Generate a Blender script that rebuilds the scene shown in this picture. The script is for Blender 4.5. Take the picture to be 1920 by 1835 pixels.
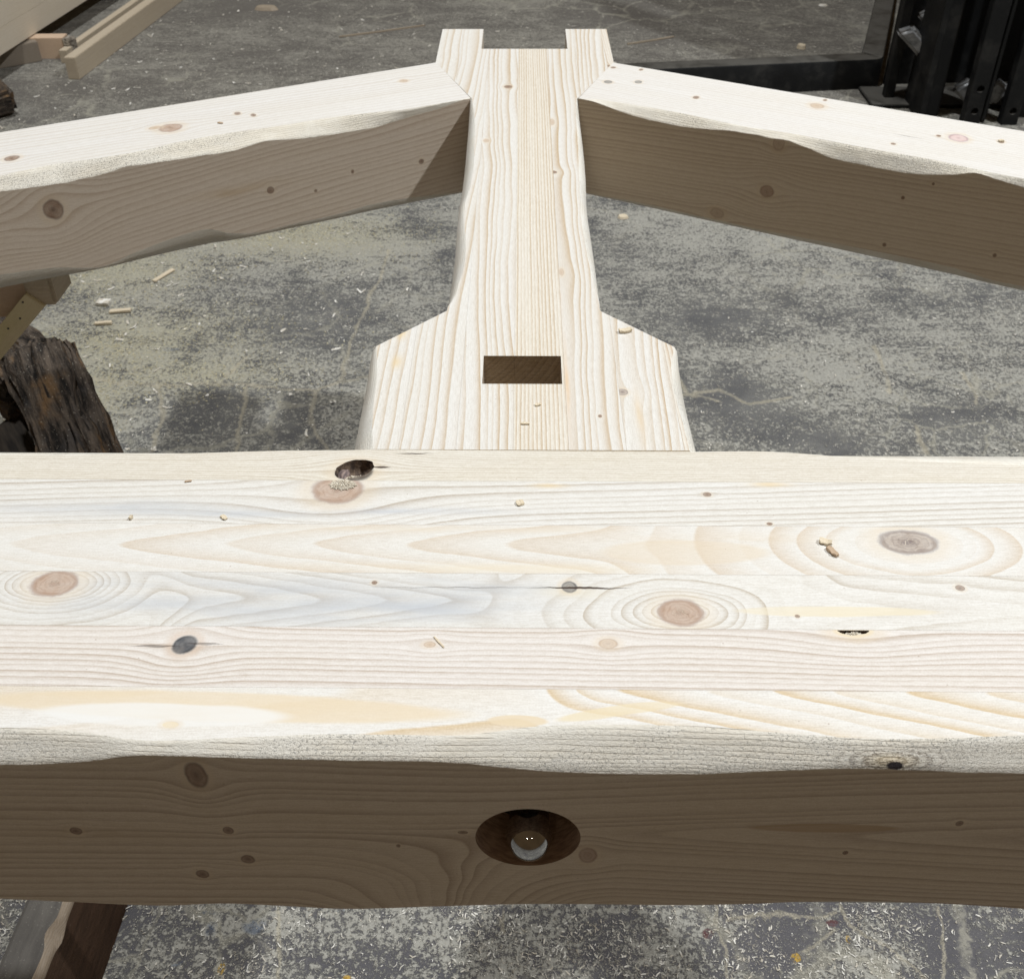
import bpy, bmesh, math, random, json
import numpy as np
from mathutils import Vector, Matrix, noise as mnoise
random.seed(7); RNG=np.random.RandomState(11)
for o in list(bpy.data.objects): bpy.data.objects.remove(o)
scene=bpy.context.scene; COL=scene.collection
R=math.radians

# ---------------------------------------------------------------- camera
cam_d=bpy.data.cameras.new('camera'); cam=bpy.data.objects.new('camera',cam_d); COL.objects.link(cam)
p_,yaw_,roll_=.5939,-.0119,.0039
f=Vector((math.sin(yaw_)*math.cos(p_),math.cos(yaw_)*math.cos(p_),-math.sin(p_)))
r=Vector((math.cos(yaw_),-math.sin(yaw_),0)); d=f.cross(r)
c,s=math.cos(roll_),math.sin(roll_)
rr=c*r+s*d; dd=-s*r+c*d
cam.matrix_world=Matrix(((rr.x,-dd.x,-f.x,-.0027),(rr.y,-dd.y,-f.y,0),(rr.z,-dd.z,-f.z,.4617),(0,0,0,1)))
cam_d.sensor_fit='HORIZONTAL'; cam_d.sensor_width=36; cam_d.lens=1868.28/1920*36
cam_d.shift_y=(599.87-917.5)/1920
cam_d.clip_start=.01; cam_d.clip_end=100
cam_d.dof.use_dof=True; cam_d.dof.focus_distance=.66; cam_d.dof.aperture_fstop=26
scene.camera=cam
scene.render.resolution_x=1024; scene.render.resolution_y=978
# ---------------------------------------------------------------- light of the workshop
w=bpy.data.worlds.new('World'); scene.world=w; w.use_nodes=True
bg=w.node_tree.nodes['Background']; bg.inputs[0].default_value=(1.0,.66,.35,1); bg.inputs[1].default_value=.070
def lamp(name,dirv,dist,size,power,col):
    l=bpy.data.lights.new(name,'AREA'); l.shape='DISK'; l.size=size; l.energy=power; l.color=col
    o=bpy.data.objects.new(name,l); COL.objects.link(o)
    tgt=Vector((0,.8,0)); dv=Vector(dirv).normalized(); o.location=tgt+dv*dist
    o.rotation_euler=dv.to_track_quat('Z','Y').to_euler()
    return o
lamp('ceiling_lamp',(-.8,1.2,8.0),8.2,.45,438,(.965,.99,1.0))
lamp('far_lamp',(-1.3,-5.2,5.),7.3,.10,7,(1.0,.9,.75))
lamp('far_lamp',(1.6,-4.6,4.6),6.8,.10,6,(1.0,.9,.75))
lamp('ceiling_lamp',(1.0,.03,1.4),5.0,.14,170,(.95,.98,1.0))
scene.view_settings.view_transform='Standard'; scene.view_settings.look='None'
scene.view_settings.exposure=0; scene.view_settings.gamma=1
scene.render.engine='CYCLES'; scene.cycles.max_bounces=4; scene.cycles.diffuse_bounces=2; scene.cycles.glossy_bounces=2

D={"tie_ft": [[-0.2718,0.3065],[-0.2494,0.3058],[-0.2294,0.3041],[-0.2091,0.3012],[-0.1922,0.2995],[-0.1759,0.3],[-0.1598,0.301],[-0.1056,0.3038],[-0.0618,0.3038],[-0.0345,0.3037],[-0.0154,0.306],[0.0038,0.3089],[0.0314,0.3103],[0.0809,0.3101],[0.1054,0.3088],[0.1269,0.3068],[0.167,0.3038],[0.194,0.3034],[0.2546,0.3059]],"tie_fc": [[-0.2707,-0.014],[-0.2541,-0.0138],[-0.2371,-0.0122],[-0.22,-0.0096],[-0.2027,-0.0057],[-0.1889,-0.0051],[-0.1592,-0.0061],[-0.0941,-0.0081],[-0.0506,-0.0085],[-0.0343,-0.0097],[-0.0071,-0.0141],[0.0258,-0.0175],[0.0806,-0.0182],[0.1131,-0.0159],[0.1533,-0.0125],[0.1776,-0.0122],[0.194,-0.013],[0.2215,-0.0145],[0.2542,-0.0155]],"tie_fb": [[-0.3108,-0.1514],[-0.2704,-0.1545],[-0.2171,-0.158],[-0.1783,-0.1548],[-0.1406,-0.1574],[-0.1091,-0.16],[-0.0836,-0.1589],[-0.0581,-0.1566],[0.005,-0.1523],[0.0929,-0.1521],[0.1303,-0.1502],[0.161,-0.1472],[0.2074,-0.1458],[0.2546,-0.1487],[0.2931,-0.1531]],"tie_bt": [[-0.3632,0.5152],[-0.2527,0.517],[-0.1721,0.5208],[-0.1278,0.5216],[-0.1056,0.5223],[0.1088,0.5214],[0.1605,0.5222],[0.1895,0.5202],[0.225,0.5161],[0.2784,0.5121],[0.3385,0.5087]],"left": {"ft": [[-0.0008,0.0018],[0.045,-0.0013],[0.0854,0.0011],[0.1616,0.0137],[0.2502,0.0172],[0.3105,0.0223],[0.3526,0.0195],[0.4054,0.013],[0.4498,0.0158],[0.4822,0.0192],[0.5356,0.0127]],"fc": [[-0.0001,-0.0004],[0.0092,-0.0004],[0.0448,-0.0067],[0.0866,-0.011],[0.1276,-0.0159],[0.1673,-0.0153],[0.2186,-0.0131],[0.2556,-0.0087],[0.2991,-0.0135],[0.3288,-0.0123],[0.3581,-0.0117],[0.398,-0.0101],[0.4119,-0.0092],[0.4322,-0.0127],[0.4765,-0.0149],[0.5393,-0.0122]],"fb": [[0.0163,-0.1252],[0.0923,-0.1178],[0.1431,-0.1163],[0.178,-0.1196],[0.2387,-0.1205],[0.2846,-0.1214],[0.3154,-0.1148],[0.3387,-0.1043],[0.3758,-0.1061],[0.4254,-0.1152],[0.4624,-0.1236],[0.5111,-0.1125],[0.5648,-0.1075]],"kt": [[0.3511,0.0653,0.0137,0.0128],[0.5223,0.0548,0.0082,0.0074],[0.2555,0.062,0.0032,0.005],[0.2717,0.0752,0.0038,0.0051],[0.3679,0.0733,0.0075,0.0048],[0.0549,0.0912,0.0055,0.0057]],"kf": [[0.4942,-0.0432,0.0106,0.0128],[0.2599,-0.0705,0.0044,0.0048],[0.1585,-0.0671,0.002,0.0028],[0.0694,-0.0715,0.0036,0.0036],[0.2063,-0.0827,0.002,0.0021]]},"right": {"ft": [[-0.0004,-0.0017],[0.0293,0.0074],[0.077,0.0102],[0.1309,0.0112],[0.2102,0.0065],[0.2588,0.0105],[0.3309,0.0089],[0.4157,0.0095],[0.4593,0.0062],[0.4807,0.004],[0.5066,0.0042]],"fc": [[-0.0011,-0.0007],[0.0182,-0.0007],[0.0678,-0.0089],[0.1359,-0.0117],[0.2001,-0.0054],[0.2377,-0.0053],[0.2592,-0.005],[0.2747,-0.0071],[0.3121,-0.0157],[0.3474,-0.0168],[0.3929,-0.0167],[0.4354,-0.0094],[0.4605,-0.0021],[0.4822,-0.0048],[0.509,-0.0081]],"fb": [[0.0164,-0.127],[0.09,-0.1231],[0.1675,-0.1235],[0.2283,-0.1235],[0.2929,-0.122],[0.3547,-0.1191],[0.4602,-0.1173],[0.5061,-0.1221],[0.5386,-0.1213]],"kt": [[0.0114,0.0673,0.0055,0.0057],[0.0461,0.0847,0.0048,0.0057],[-0.0026,0.1192,0.0035,0.004],[0.0331,0.1281,0.0028,0.004],[0.1288,0.0671,0.0039,0.0053],[0.2683,0.1064,0.009,0.0087],[0.2727,0.1297,0.0026,0.0036],[0.4325,0.0829,0.0108,0.0109],[0.3698,0.0334,0.003,0.003],[0.4118,0.0792,0.003,0.0031],[0.4764,0.0936,0.0036,0.0047]],"kf": [[0.2459,-0.072,0.0088,0.0082],[0.3951,-0.0461,0.0022,0.0026],[0.4221,-0.0231,0.0016,0.0019],[0.3874,-0.1079,0.0023,0.0027],[0.5013,-0.0919,0.0021,0.0026],[0.1903,-0.1143,0.0094,0.0072],[0.2508,-0.0106,0.0073,0.0091]]},"pLt": [[1.1685,-0.0648],[1.1234,-0.0601],[1.081,-0.0576],[1.0313,-0.0563],[0.9718,-0.0548],[0.9133,-0.0575],[0.8937,-0.0598],[0.8563,-0.0588],[0.8011,-0.0548],[0.7691,-0.0548],[0.7389,-0.0577],[0.716,-0.061],[0.7008,-0.0657]],"pRt": [[1.1687,0.0637],[1.1236,0.0608],[1.0412,0.0597],[0.9721,0.0575],[0.9097,0.0556],[0.8531,0.0547],[0.7853,0.0571],[0.7395,0.0601],[0.711,0.0626]],"pLs": [[1.1871,-0.0673],[1.0823,-0.066],[0.9912,-0.0654],[0.9272,-0.0656],[0.8879,-0.0662],[0.8097,-0.0653],[0.7681,-0.0654],[0.7209,-0.0656]],"pRs": [[1.1814,0.065],[1.0929,0.0653],[1.0143,0.0655],[0.9609,0.0647],[0.8961,0.0623],[0.8445,0.063],[0.7843,0.0637],[0.7187,0.0633]],"fLt": [[0.6468,-0.1188],[0.6221,-0.115],[0.5974,-0.1127],[0.574,-0.1119],[0.5518,-0.1099],[0.5225,-0.106]],"fRt": [[0.6454,0.1185],[0.6233,0.1135],[0.5987,0.1112],[0.5753,0.1116],[0.5531,0.1129],[0.5228,0.1136]],"fLs": [[0.6552,-0.1211],[0.6328,-0.1222],[0.6076,-0.122],[0.5861,-0.1221],[0.5611,-0.1223],[0.5281,-0.1232]],"fRs": [[0.6551,0.1212],[0.6264,0.1204],[0.5945,0.1197],[0.5647,0.1193],[0.5296,0.1197]],"tie_kt": [[-0.1158,0.5022,0.0123,0.01],[-0.1243,0.4825,0.0177,0.0135],[0.1194,0.4796,0.0028,0.002],[0.1549,0.4534,0.0021,0.0014],[0.2379,0.4384,0.0112,0.0101],[-0.2809,0.4017,0.0147,0.0104],[-0.0901,0.4038,0.0019,0.0016],[0.0261,0.4013,0.005,0.0044],[0.0893,0.3829,0.0141,0.0103],[0.2568,0.4021,0.0028,0.0022],[0.156,0.3807,0.0015,0.0012],[-0.1909,0.3586,0.0072,0.0066],[-0.0536,0.3596,0.0036,0.0021],[0.046,0.361,0.0059,0.0035],[0.1852,0.3704,0.0097,0.003],[-0.184,0.3087,0.0045,0.0019]],"tie_kf": [[-0.1708,-0.0223,0.0061,0.012],[-0.2471,-0.0765,0.0036,0.0039],[-0.1627,-0.0747,0.0032,0.0038],[-0.1564,-0.1046,0.0042,0.0047],[-0.1851,-0.1214,0.004,0.0048],[-0.0704,-0.0892,0.0012,0.0017],[0.0352,-0.0977,0.0054,0.008],[0.1775,-0.0927,0.0018,0.0023],[0.233,-0.0622,0.0022,0.0027],[-0.0341,-0.075,0.0029,0.0017],[0.0785,-0.129,0.0043,0.0024]],"hewnk": [0.188,-0.0102],"hole": [[0.001,-0.0519],[0.0013,-0.1097],[-0.0269,-0.0793],[0.0298,-0.0784],[0.0022,-0.0948]],"post_k": [[1.2111,-0.0207,0.0055,0.0054],[1.0984,0.032,0.0095,0.0032],[0.9638,0.03,0.0039,0.0045],[1.0449,-0.0432,0.0044,0.0036],[0.5879,0.0726,0.0039,0.0044],[0.5597,0.0541,0.0018,0.0015],[0.951,0.0409,0.0025,0.0022],[1.2868,0.0931,0.0041,0.0036]],"mortise": [[-0.0326,0.6333],[0.0283,0.5974]],"cracks": [[[-0.8907,1.5887],[-0.8131,1.5663],[-0.7258,1.5599]],[[-0.7258,1.5599],[-0.6588,1.5672],[-0.5509,1.5609],[-0.4424,1.5478],[-0.4072,1.5395]],[[-0.4072,1.5395],[-0.3618,1.5723],[-0.3112,1.5918]],[[-0.7205,1.5599],[-0.7031,1.5127],[-0.6833,1.4641],[-0.6829,1.4098],[-0.6761,1.3654]],[[-0.5488,1.5609],[-0.5361,1.4972],[-0.531,1.4107],[-0.5252,1.3663]],[[-0.4072,1.5395],[-0.405,1.4737],[-0.3871,1.4116],[-0.349,1.3601]],[[-0.3618,1.5723],[-0.3662,1.7121],[-0.3455,1.8562],[-0.332,1.9935],[-0.3244,2.093]],[[-0.5953,1.5903],[-0.5725,1.6539]],[[0.7334,1.6985],[0.7279,1.6064],[0.7176,1.5374]],[[0.8883,1.6072],[0.8817,1.5383],[0.8714,1.5052]],[[0.3005,1.5267],[0.3876,1.5524],[0.4323,1.5109],[0.5183,1.5279]],[[0.7381,1.4411],[0.733,1.3667]],[[0.3104,1.6041],[0.3224,1.5351],[0.377,1.5188]]],"cracks2": [[[0.2262,0.5811],[0.2192,0.556],[0.2246,0.5336],[0.2214,0.5039]],[[0.232,0.5677],[0.2706,0.5709],[0.3632,0.5734]],[[0.3717,0.5823],[0.3772,0.5573],[0.4171,0.5297],[0.4447,0.5057]],[[0.4824,0.5814],[0.4622,0.5059]],[[0.3559,0.5572],[0.3319,0.5456],[0.316,0.5289]],[[-0.5072,0.5793],[-0.5081,0.5733]],[[-0.2848,0.5751],[-0.2759,0.5406],[-0.2682,0.4998]],[[-0.0246,0.5773],[-0.0211,0.5541]]],"blobs": {"yellow": [[-0.9852,2.0149,0.2402,0.1547],[-0.8338,1.7097,0.2593,0.144],[-0.6999,1.5986,0.2154,0.0733],[-0.5594,2.1715,0.266,0.1128],[-0.8641,1.5454,0.1266,0.1445]],"dust": [[0.612,1.5708,0.1687,0.1082],[-0.131,0.5252,0.1073,0.0337],[-0.2947,0.5633,0.0492,0.0297],[0.3993,0.5296,0.0654,0.0223],[0.6901,2.5076,0.3815,0.2912],[0.0401,4.0168,0.2571,0.3827],[-0.3538,2.0176,0.2017,0.1546]],"dark": [[-0.5774,1.4969,0.1341,0.0846],[-0.4505,1.4815,0.0615,0.0833],[-0.6958,1.7007,0.0618,0.0273],[-0.4322,1.8778,0.1918,0.1394],[0.4158,1.7963,0.104,0.0855],[0.4369,1.5358,0.1144,0.087],[0.567,1.3949,0.0782,0.033],[0.8134,1.4571,0.1203,0.081],[-1.035,4.0179,0.3017,0.177],[0.1088,0.5438,0.0422,0.0526],[0.2765,0.5396,0.0601,0.0343],[0.4905,0.5358,0.0836,0.0341],[-0.1662,0.5194,0.0476,0.0334],[0.2508,3.9468,0.3374,0.2159],[-0.7054,2.2263,0.1356,0.0722],[-0.9866,2.4366,0.2032,0.0998]],"blue": [[-0.3544,0.5513,0.0085,0.0104],[-0.3862,0.5176,0.0095,0.0076],[-0.3626,0.5686,0.0098,0.0035],[-0.735,1.6813,0.0245,0.0076],[-0.3051,0.5546,0.0184,0.0104],[-0.21,0.5728,0.0062,0.0035]],"ochre": [[0.3046,0.526,0.0072,0.0066],[0.3681,0.5459,0.0036,0.0057],[-0.3336,0.5099,0.0047,0.0075],[-0.1934,0.502,0.0059,0.0042]],"red": [[0.211,0.5503,0.0073,0.0068],[0.3544,0.5629,0.0085,0.0046]]},"batten": [[-1.503,3.2409,-0.75],[-1.543,3.2409,-0.75],[-1.4111,4.165,-0.75]],"block": [[-1.7545,3.441,-0.75],[-1.6382,3.4411,-0.75],[-1.7592,3.4702,-0.675],[-1.5935,3.4585,-0.675]],"bigbeam": [[-1.7572,3.2488,-0.675],[-1.7495,3.4469,-0.675],[-1.6978,3.8725,-0.675]],"rail_top": [[0.3767,3.138,-0.65],[1.201,3.2832,-0.65],[1.1713,3.2725,-0.65],[1.36,3.8176,-0.65],[1.4303,3.8175,-0.65]],"rail_top2": [[0.3696,3.0645,-0.65],[1.1381,3.1585,-0.65],[1.1919,3.1941,-0.65],[1.4102,3.8175,-0.65]],"rail_bot": [[0.7455,3.2038,-0.75],[1.2692,3.2339,-0.75]],"uprights": [[1.2684,2.9653,-0.75],[1.3101,2.9654,-0.75],[1.36,2.9655,-0.75],[1.4103,2.9441,-0.75],[1.4797,2.9442,-0.75],[1.5257,2.9231,-0.75]],"uprights2": [[1.2151,2.85,-0.6859],[1.2442,2.85,-0.6944],[1.301,2.85,-0.7113],[1.3523,2.85,-0.7113],[1.4016,2.85,-0.7283],[1.4346,2.85,-0.7197],[1.4884,2.85,-0.7231],[1.0991,2.85,-0.4673],[1.1945,2.85,-0.5622],[1.1257,2.85,-0.4288],[1.1879,2.85,-0.4673],[1.2905,2.85,-0.6357],[1.3249,2.85,-0.6159],[1.3265,2.85,-0.6724],[1.3966,2.85,-0.6192],[1.4305,2.85,-0.669]],"log1": [[-0.8607,1.3179,-0.5],[-0.8141,1.3332,-0.5],[-0.7362,1.2468,-0.5],[-0.6701,1.1934,-0.5],[-0.5643,1.072,-0.5],[-0.803,1.1861,-0.5],[-0.6819,1.0713,-0.5]],"log2": [[-0.8497,1.4199,-0.5],[-0.8,1.3877,-0.5],[-0.7283,1.2821,-0.5],[-0.7319,1.251,-0.5],[-0.8439,1.3406,-0.5]],"plank": [[-0.4753,0.5169,-0.62],[-0.4775,0.4442,-0.62],[-0.5143,0.5166,-0.62],[-0.5159,0.45,-0.62],[-0.4904,0.5794,-0.75],[-0.4923,0.4979,-0.75]],"horse": [[-0.5455,0.965,-0.1323],[-0.5447,0.965,-0.1525],[-0.5464,0.965,-0.1613],[-0.5583,0.965,-0.1731],[-0.566,0.965,-0.1446],[-0.6167,0.965,-0.1936],[-0.6335,0.965,-0.2512],[-0.6043,0.965,-0.1512],[-0.5612,0.965,-0.1359],[-0.6097,0.965,-0.1696],[-0.5886,0.965,-0.1658]],"farlog": [[-1.7866,3.2659,-0.75],[-1.5528,2.8834,-0.75],[-1.5791,2.875,-0.75],[-1.6191,2.8833,-0.75]],"chips": [[0.186,0.4372],[0.1883,0.4293],[-0.0036,0.4704],[-0.1931,0.4562],[-0.2525,0.4554],[-0.2254,0.4895],[0.0,0.5504],[0.0091,0.5717],[0.0813,0.667],[-0.0486,0.3611],[-0.1575,0.3751],[0.1166,0.6112]],"floorbits": [[-1.038,4.0322,-0.75],[-0.5386,3.7364,-0.75],[0.4621,3.6438,-0.75],[1.2168,4.0801,-0.75],[1.0088,3.561,-0.75],[-1.5893,3.7494,-0.75],[0.2555,2.2641,-0.75],[-0.9063,1.9671,-0.75],[-0.8883,1.8108,-0.75],[-0.9372,1.8426,-0.75],[-0.9098,1.7651,-0.75],[-0.8371,1.9439,-0.75],[-1.2018,3.3284,-0.75],[-1.7155,4.0186,-0.75]]}
Z0=-.75     # floor height below the top of the truss

# ---------------------------------------------------------------- node helpers
class S:
    """a scalar socket with arithmetic"""
    def __init__(s,nt,k): s.nt=nt; s.k=k
    def _m(s,op,*a,clamp=False):
        n=s.nt.nodes.new('ShaderNodeMath'); n.operation=op; n.use_clamp=clamp
        for i,x in enumerate((s,)+a):
            if isinstance(x,S): s.nt.links.new(x.k,n.inputs[i])
            else: n.inputs[i].default_value=float(x)
        return S(s.nt,n.outputs[0])
    def __add__(s,o): return s._m('ADD',o)
    __radd__=__add__
    def __sub__(s,o): return s._m('SUBTRACT',o)
    def __rsub__(s,o): return (s*-1)._m('ADD',o)
    def __mul__(s,o): return s._m('MULTIPLY',o)
    __rmul__=__mul__
    def __truediv__(s,o): return s._m('DIVIDE',o)
    def __pow__(s,o): return s._m('POWER',o)
    def frac(s): return s._m('FRACT')
    def floor(s): return s._m('FLOOR')
    def abs(s): return s._m('ABSOLUTE')
    def sqrt(s): return s._m('SQRT')
    def ln(s): return s._m('LOGARITHM',math.e)
    def exp(s): return s._m('EXPONENT')
    def max(s,o): return s._m('MAXIMUM',o)
    def min(s,o): return s._m('MINIMUM',o)
    def clamp(s): return s._m('ADD',0.,clamp=True)
    def step(s,a,b,lo=0.,hi=1.):
        n=s.nt.nodes.new('ShaderNodeMapRange'); n.interpolation_type='SMOOTHSTEP'
        s.nt.links.new(s.k,n.inputs['Value'])
        for k,v in (('From Min',a),('From Max',b),('To Min',lo),('To Max',hi)):
            if isinstance(v,S): s.nt.links.new(v.k,n.inputs[k])
            else: n.inputs[k].default_value=v
        return S(s.nt,n.outputs[0])
class Mat:
    def __init__(m,name):
        m.mat=bpy.data.materials.new(name); m.mat.use_nodes=True; m.nt=m.mat.node_tree
        m.b=m.nt.nodes['Principled BSDF']; m.b.inputs['Roughness'].default_value=.65
        m.b.inputs['Specular IOR Level'].default_value=.25
    def uv(m):
        n=m.nt.nodes.new('ShaderNodeUVMap'); n.uv_map='UVMap'
        q=m.nt.nodes.new('ShaderNodeSeparateXYZ'); m.nt.links.new(n.outputs[0],q.inputs[0])
        return S(m.nt,q.outputs[0]),S(m.nt,q.outputs[1])
    def obj(m):
        n=m.nt.nodes.new('ShaderNodeTexCoord')
        q=m.nt.nodes.new('ShaderNodeSeparateXYZ'); m.nt.links.new(n.outputs['Object'],q.inputs[0])
        return [S(m.nt,q.outputs[i]) for i in range(3)]
    def vec(m,x,y=0.,z=0.):
        n=m.nt.nodes.new('ShaderNodeCombineXYZ')
        for i,v in enumerate((x,y,z)):
            if isinstance(v,S): m.nt.links.new(v.k,n.inputs[i])
            else: n.inputs[i].default_value=float(v)
        return n.outputs[0]
    def noise(m,v,scale=1.,det=2.,rough=.5):
        n=m.nt.nodes.new('ShaderNodeTexNoise'); m.nt.links.new(v,n.inputs['Vector'])
        n.inputs['Scale'].default_value=scale; n.inputs['Detail'].default_value=det; n.inputs['Roughness'].default_value=rough
        return S(m.nt,n.outputs[0])
    def voro(m,v,scale,rand=1.,feature='F1'):
        n=m.nt.nodes.new('ShaderNodeTexVoronoi'); n.feature=feature; m.nt.links.new(v,n.inputs['Vector'])
        n.inputs['Scale'].default_value=scale; n.inputs['Randomness'].default_value=rand
        return S(m.nt,n.outputs['Distance']),n.outputs.get('Color')
    def mix(m,fac,a,b,mode='MIX'):
        n=m.nt.nodes.new('ShaderNodeMix'); n.data_type='RGBA'; n.blend_type=mode
        for k,v in ((0,fac),(6,a),(7,b)):
            if isinstance(v,S): m.nt.links.new(v.k,n.inputs[k])
            elif isinstance(v,(float,int)): n.inputs[k].default_value=v
            elif isinstance(v,tuple): n.inputs[k].default_value=(v[0],v[1],v[2],1)
            else: m.nt.links.new(v,n.inputs[k])
        return n.outputs[2]
    def out(m,col,h=None,dist=.001,strength=1.,rough=None):
        if isinstance(col,tuple): m.b.inputs['Base Color'].default_value=(*col,1)
        else: m.nt.links.new(col,m.b.inputs['Base Color'])
        if h is not None:
            n=m.nt.nodes.new('ShaderNodeBump'); n.inputs['Distance'].default_value=dist; n.inputs['Strength'].default_value=strength
            m.nt.links.new(h.k,n.inputs['Height']); m.nt.links.new(n.outputs[0],m.b.inputs['Normal'])
        if isinstance(rough,S): m.nt.links.new(rough.k,m.b.inputs['Roughness'])
        elif rough is not None: m.b.inputs['Roughness'].default_value=rough
        return m.mat

_G={}
def grp(key,nin,build):
    if key not in _G:
        g=bpy.data.node_groups.new(key,'ShaderNodeTree')
        for i in range(nin): g.interface.new_socket('in%d'%i,in_out='INPUT',socket_type='NodeSocketFloat')
        g.interface.new_socket('out',in_out='OUTPUT',socket_type='NodeSocketFloat')
        gi=g.nodes.new('NodeGroupInput'); go=g.nodes.new('NodeGroupOutput')
        g.links.new(build(*[S(g,gi.outputs[i]) for i in range(nin)]).k,go.inputs[0]); _G[key]=g
    return _G[key]
def call(key,build,*a):
    nt=next(x for x in a if isinstance(x,S)).nt
    n=nt.nodes.new('ShaderNodeGroup'); n.node_tree=grp(key,len(a),build)
    for i,v in enumerate(a):
        if isinstance(v,S): nt.links.new(v.k,n.inputs[i])
        else: n.inputs[i].default_value=float(v)
    return S(nt,n.outputs[0])
def gauss(u,v,u0,v0,ru,rv):
    def b(u,v,u0,v0,ru,rv):
        du=(u-u0)/ru; dv=(v-v0)/rv; return ((du*du+dv*dv)*-1.).exp()
    return call('gaussian_spot',b,u,v,u0,v0,ru,rv)
def push(v,u,uk,vk,ru,rv):
    def b(v,u,uk,vk,ru,rv):
        du=(u-uk)/ru; dv=(v-vk)/rv; return v-(v-vk)*((du*du+dv*dv)*-1.).exp()*.92
    return call('knot_push',b,v,u,uk,vk,ru,rv)
def segd(X,Y,ax,ay,bx,by):
    def b(X,Y,ax,ay,bx,by):
        px=X-ax; py=Y-ay; ex=bx-ax; ey=by-ay
        t=((px*ex+py*ey)/(ex*ex+ey*ey)).clamp(); qx=px-t*ex; qy=py-t*ey
        return (qx*qx+qy*qy).sqrt()
    return call('line_distance',b,X,Y,ax,ay,bx,by)
EARLY=(.785,.775,.745); LATE=(.43,.325,.215)
KC={'brown':((.52,.385,.295),(.33,.205,.145)),'dark':((.085,.09,.10),(.03,.03,.034)),'purple':((.50,.43,.37),(.17,.12,.115)),
    'small':((.36,.25,.18),(.16,.10,.07)),'faint':((.64,.52,.40),(.50,.37,.26)),'grey':((.34,.32,.29),(.09,.08,.075)),
    'pink':((.72,.56,.53),(.42,.27,.28)),'pale':((.78,.66,.46),(.76,.64,.46)),'hole':((.10,.07,.05),(.02,.015,.012))}
def wood(name,seed,fu=0.,fv=200.,knots=(),early=EARLY,late=LATE,amp=1.,sharp=3.,A=.006,B=.0010,irr=.9,
         stains=(),cracks=(),tone=.5,bump=.6,fields=None,su=3.,wide=0.,fine=.16,spots=True,amin=.42,vc=0.):
    """Sawn softwood: rings are level sets of a field; knots push the rings aside."""
    m=Mat(name); u,v=m.uv(); sd=seed*13.37
    n1=m.noise(m.vec(u*su+sd,v*11,sd),1.,2.)-.5
    n2=m.noise(m.vec(u*22+sd,v*70,sd),1.,2.)-.5
    n4=m.noise(m.vec(u*140,v*500,sd),1.,1.)-.5
    vw=v+n1*A+n2*B+n4*.0004
    for k in knots:
        uk,vk,ru,rv,kind=k[:5]; pw=k[5] if len(k)>5 else 1.
        if pw<=0: continue
        vw=push(vw,u,uk,vk,ru*2.3*pw,rv*1.9*pw)
    def field(q):
        if q[0]=='lin': return vw*q[2]+u*q[1]
        if q[0]=='hyp':
            _,a,sl,v0,c_=q; dv=vw-v0; return u*a+(dv*dv+c_*c_).sqrt()*sl
        _,u0,v0,b,Aa,e0=q; q1=u-u0; q2=(vw-v0)*b
        return ((q1*q1+q2*q2).sqrt()+e0).ln()*Aa
    if fields:
        def fval(q,U,V):
            if q[0]=='lin': return V*q[2]+U*q[1]
            if q[0]=='hyp': return U*q[1]+math.hypot(V-q[3],q[4])*q[2]
            return math.log(math.hypot(U-q[1],(V-q[2])*q[3])+q[5])*q[4]
        F=field(fields[0]); off=0.; prev=fields[0]
        for (lo,hi),q in fields[1:]:
            um=(lo+hi)/2; off=fval(prev,um,vc)+off-fval(q,um,vc); prev=q
            w_=(u+n1*.08).step(lo,hi); F=F*(1-w_)+(field(q)+off)*w_
    else: F=vw*fv+u*fu
    F=F+(m.noise(m.vec(F*.31,sd,u*.6),1.,1.)-.5)*irr*2.
    t=F.frac()
    amps=m.noise(m.vec(F.floor()*5.17,sd+u*2.5,3.),1.,1.).step(.32,.62,amin,1.)
    # ring profile: slow darkening, quick end
    late_=(t**sharp)*t.step(.90,1.,1.,0.)
    if wide>0: late_=late_.max((t**1.3)*t.step(.86,1.,1.,0.)*wide)
    lf=(late_*amps*amp).clamp()
    big=m.noise(m.vec(u*6+sd,v*25,sd),1.,3.)
    col=m.mix(big.step(.25,.75)*tone,early,(early[0]*.97,early[1]*.95,early[2]*.90))
    col=m.mix(lf,col,late)
    fib=m.noise(m.vec(u*120+sd,v*2600,sd),1.,2.,.6)
    fib2=m.noise(m.vec(u*900,v*1500,sd),1.,2.,.7)
    fi=(fib*.55+fib2*.45)
    col=m.mix(fi.step(.35,.72,0.,fine*2.2),col,(.45,.38,.29),'MIX')
    col=m.mix(fi.step(.62,.30,0.,fine*1.5),col,(.97,.95,.91),'MIX')
    stn=m.noise(m.vec(u*14+sd,v*90,7.),1.,3.).step(.25,.7,.25,1.1) if stains else None
    for q in stains:
        us,vs,ru,rv,colr,st=q[:6]; slope=q[6] if len(q)>6 else 0.; hard=q[7] if len(q)>7 else 0
        vv=v+n2*.003-(u-us)*slope if slope else v+n2*.003
        e=gauss(u+n1*.05,vv,us,vs,ru,rv)
        e=(e.step(.34,.52)*(stn*.35+.65)*st) if hard else e*stn*st
        col=m.mix(e.clamp(),col,colr,'MIX')
    hgt=lf*-.25+fi*.5
    kn=m.noise(m.vec(u*110,v*110,sd),1.,4.,.6)-.5
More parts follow.
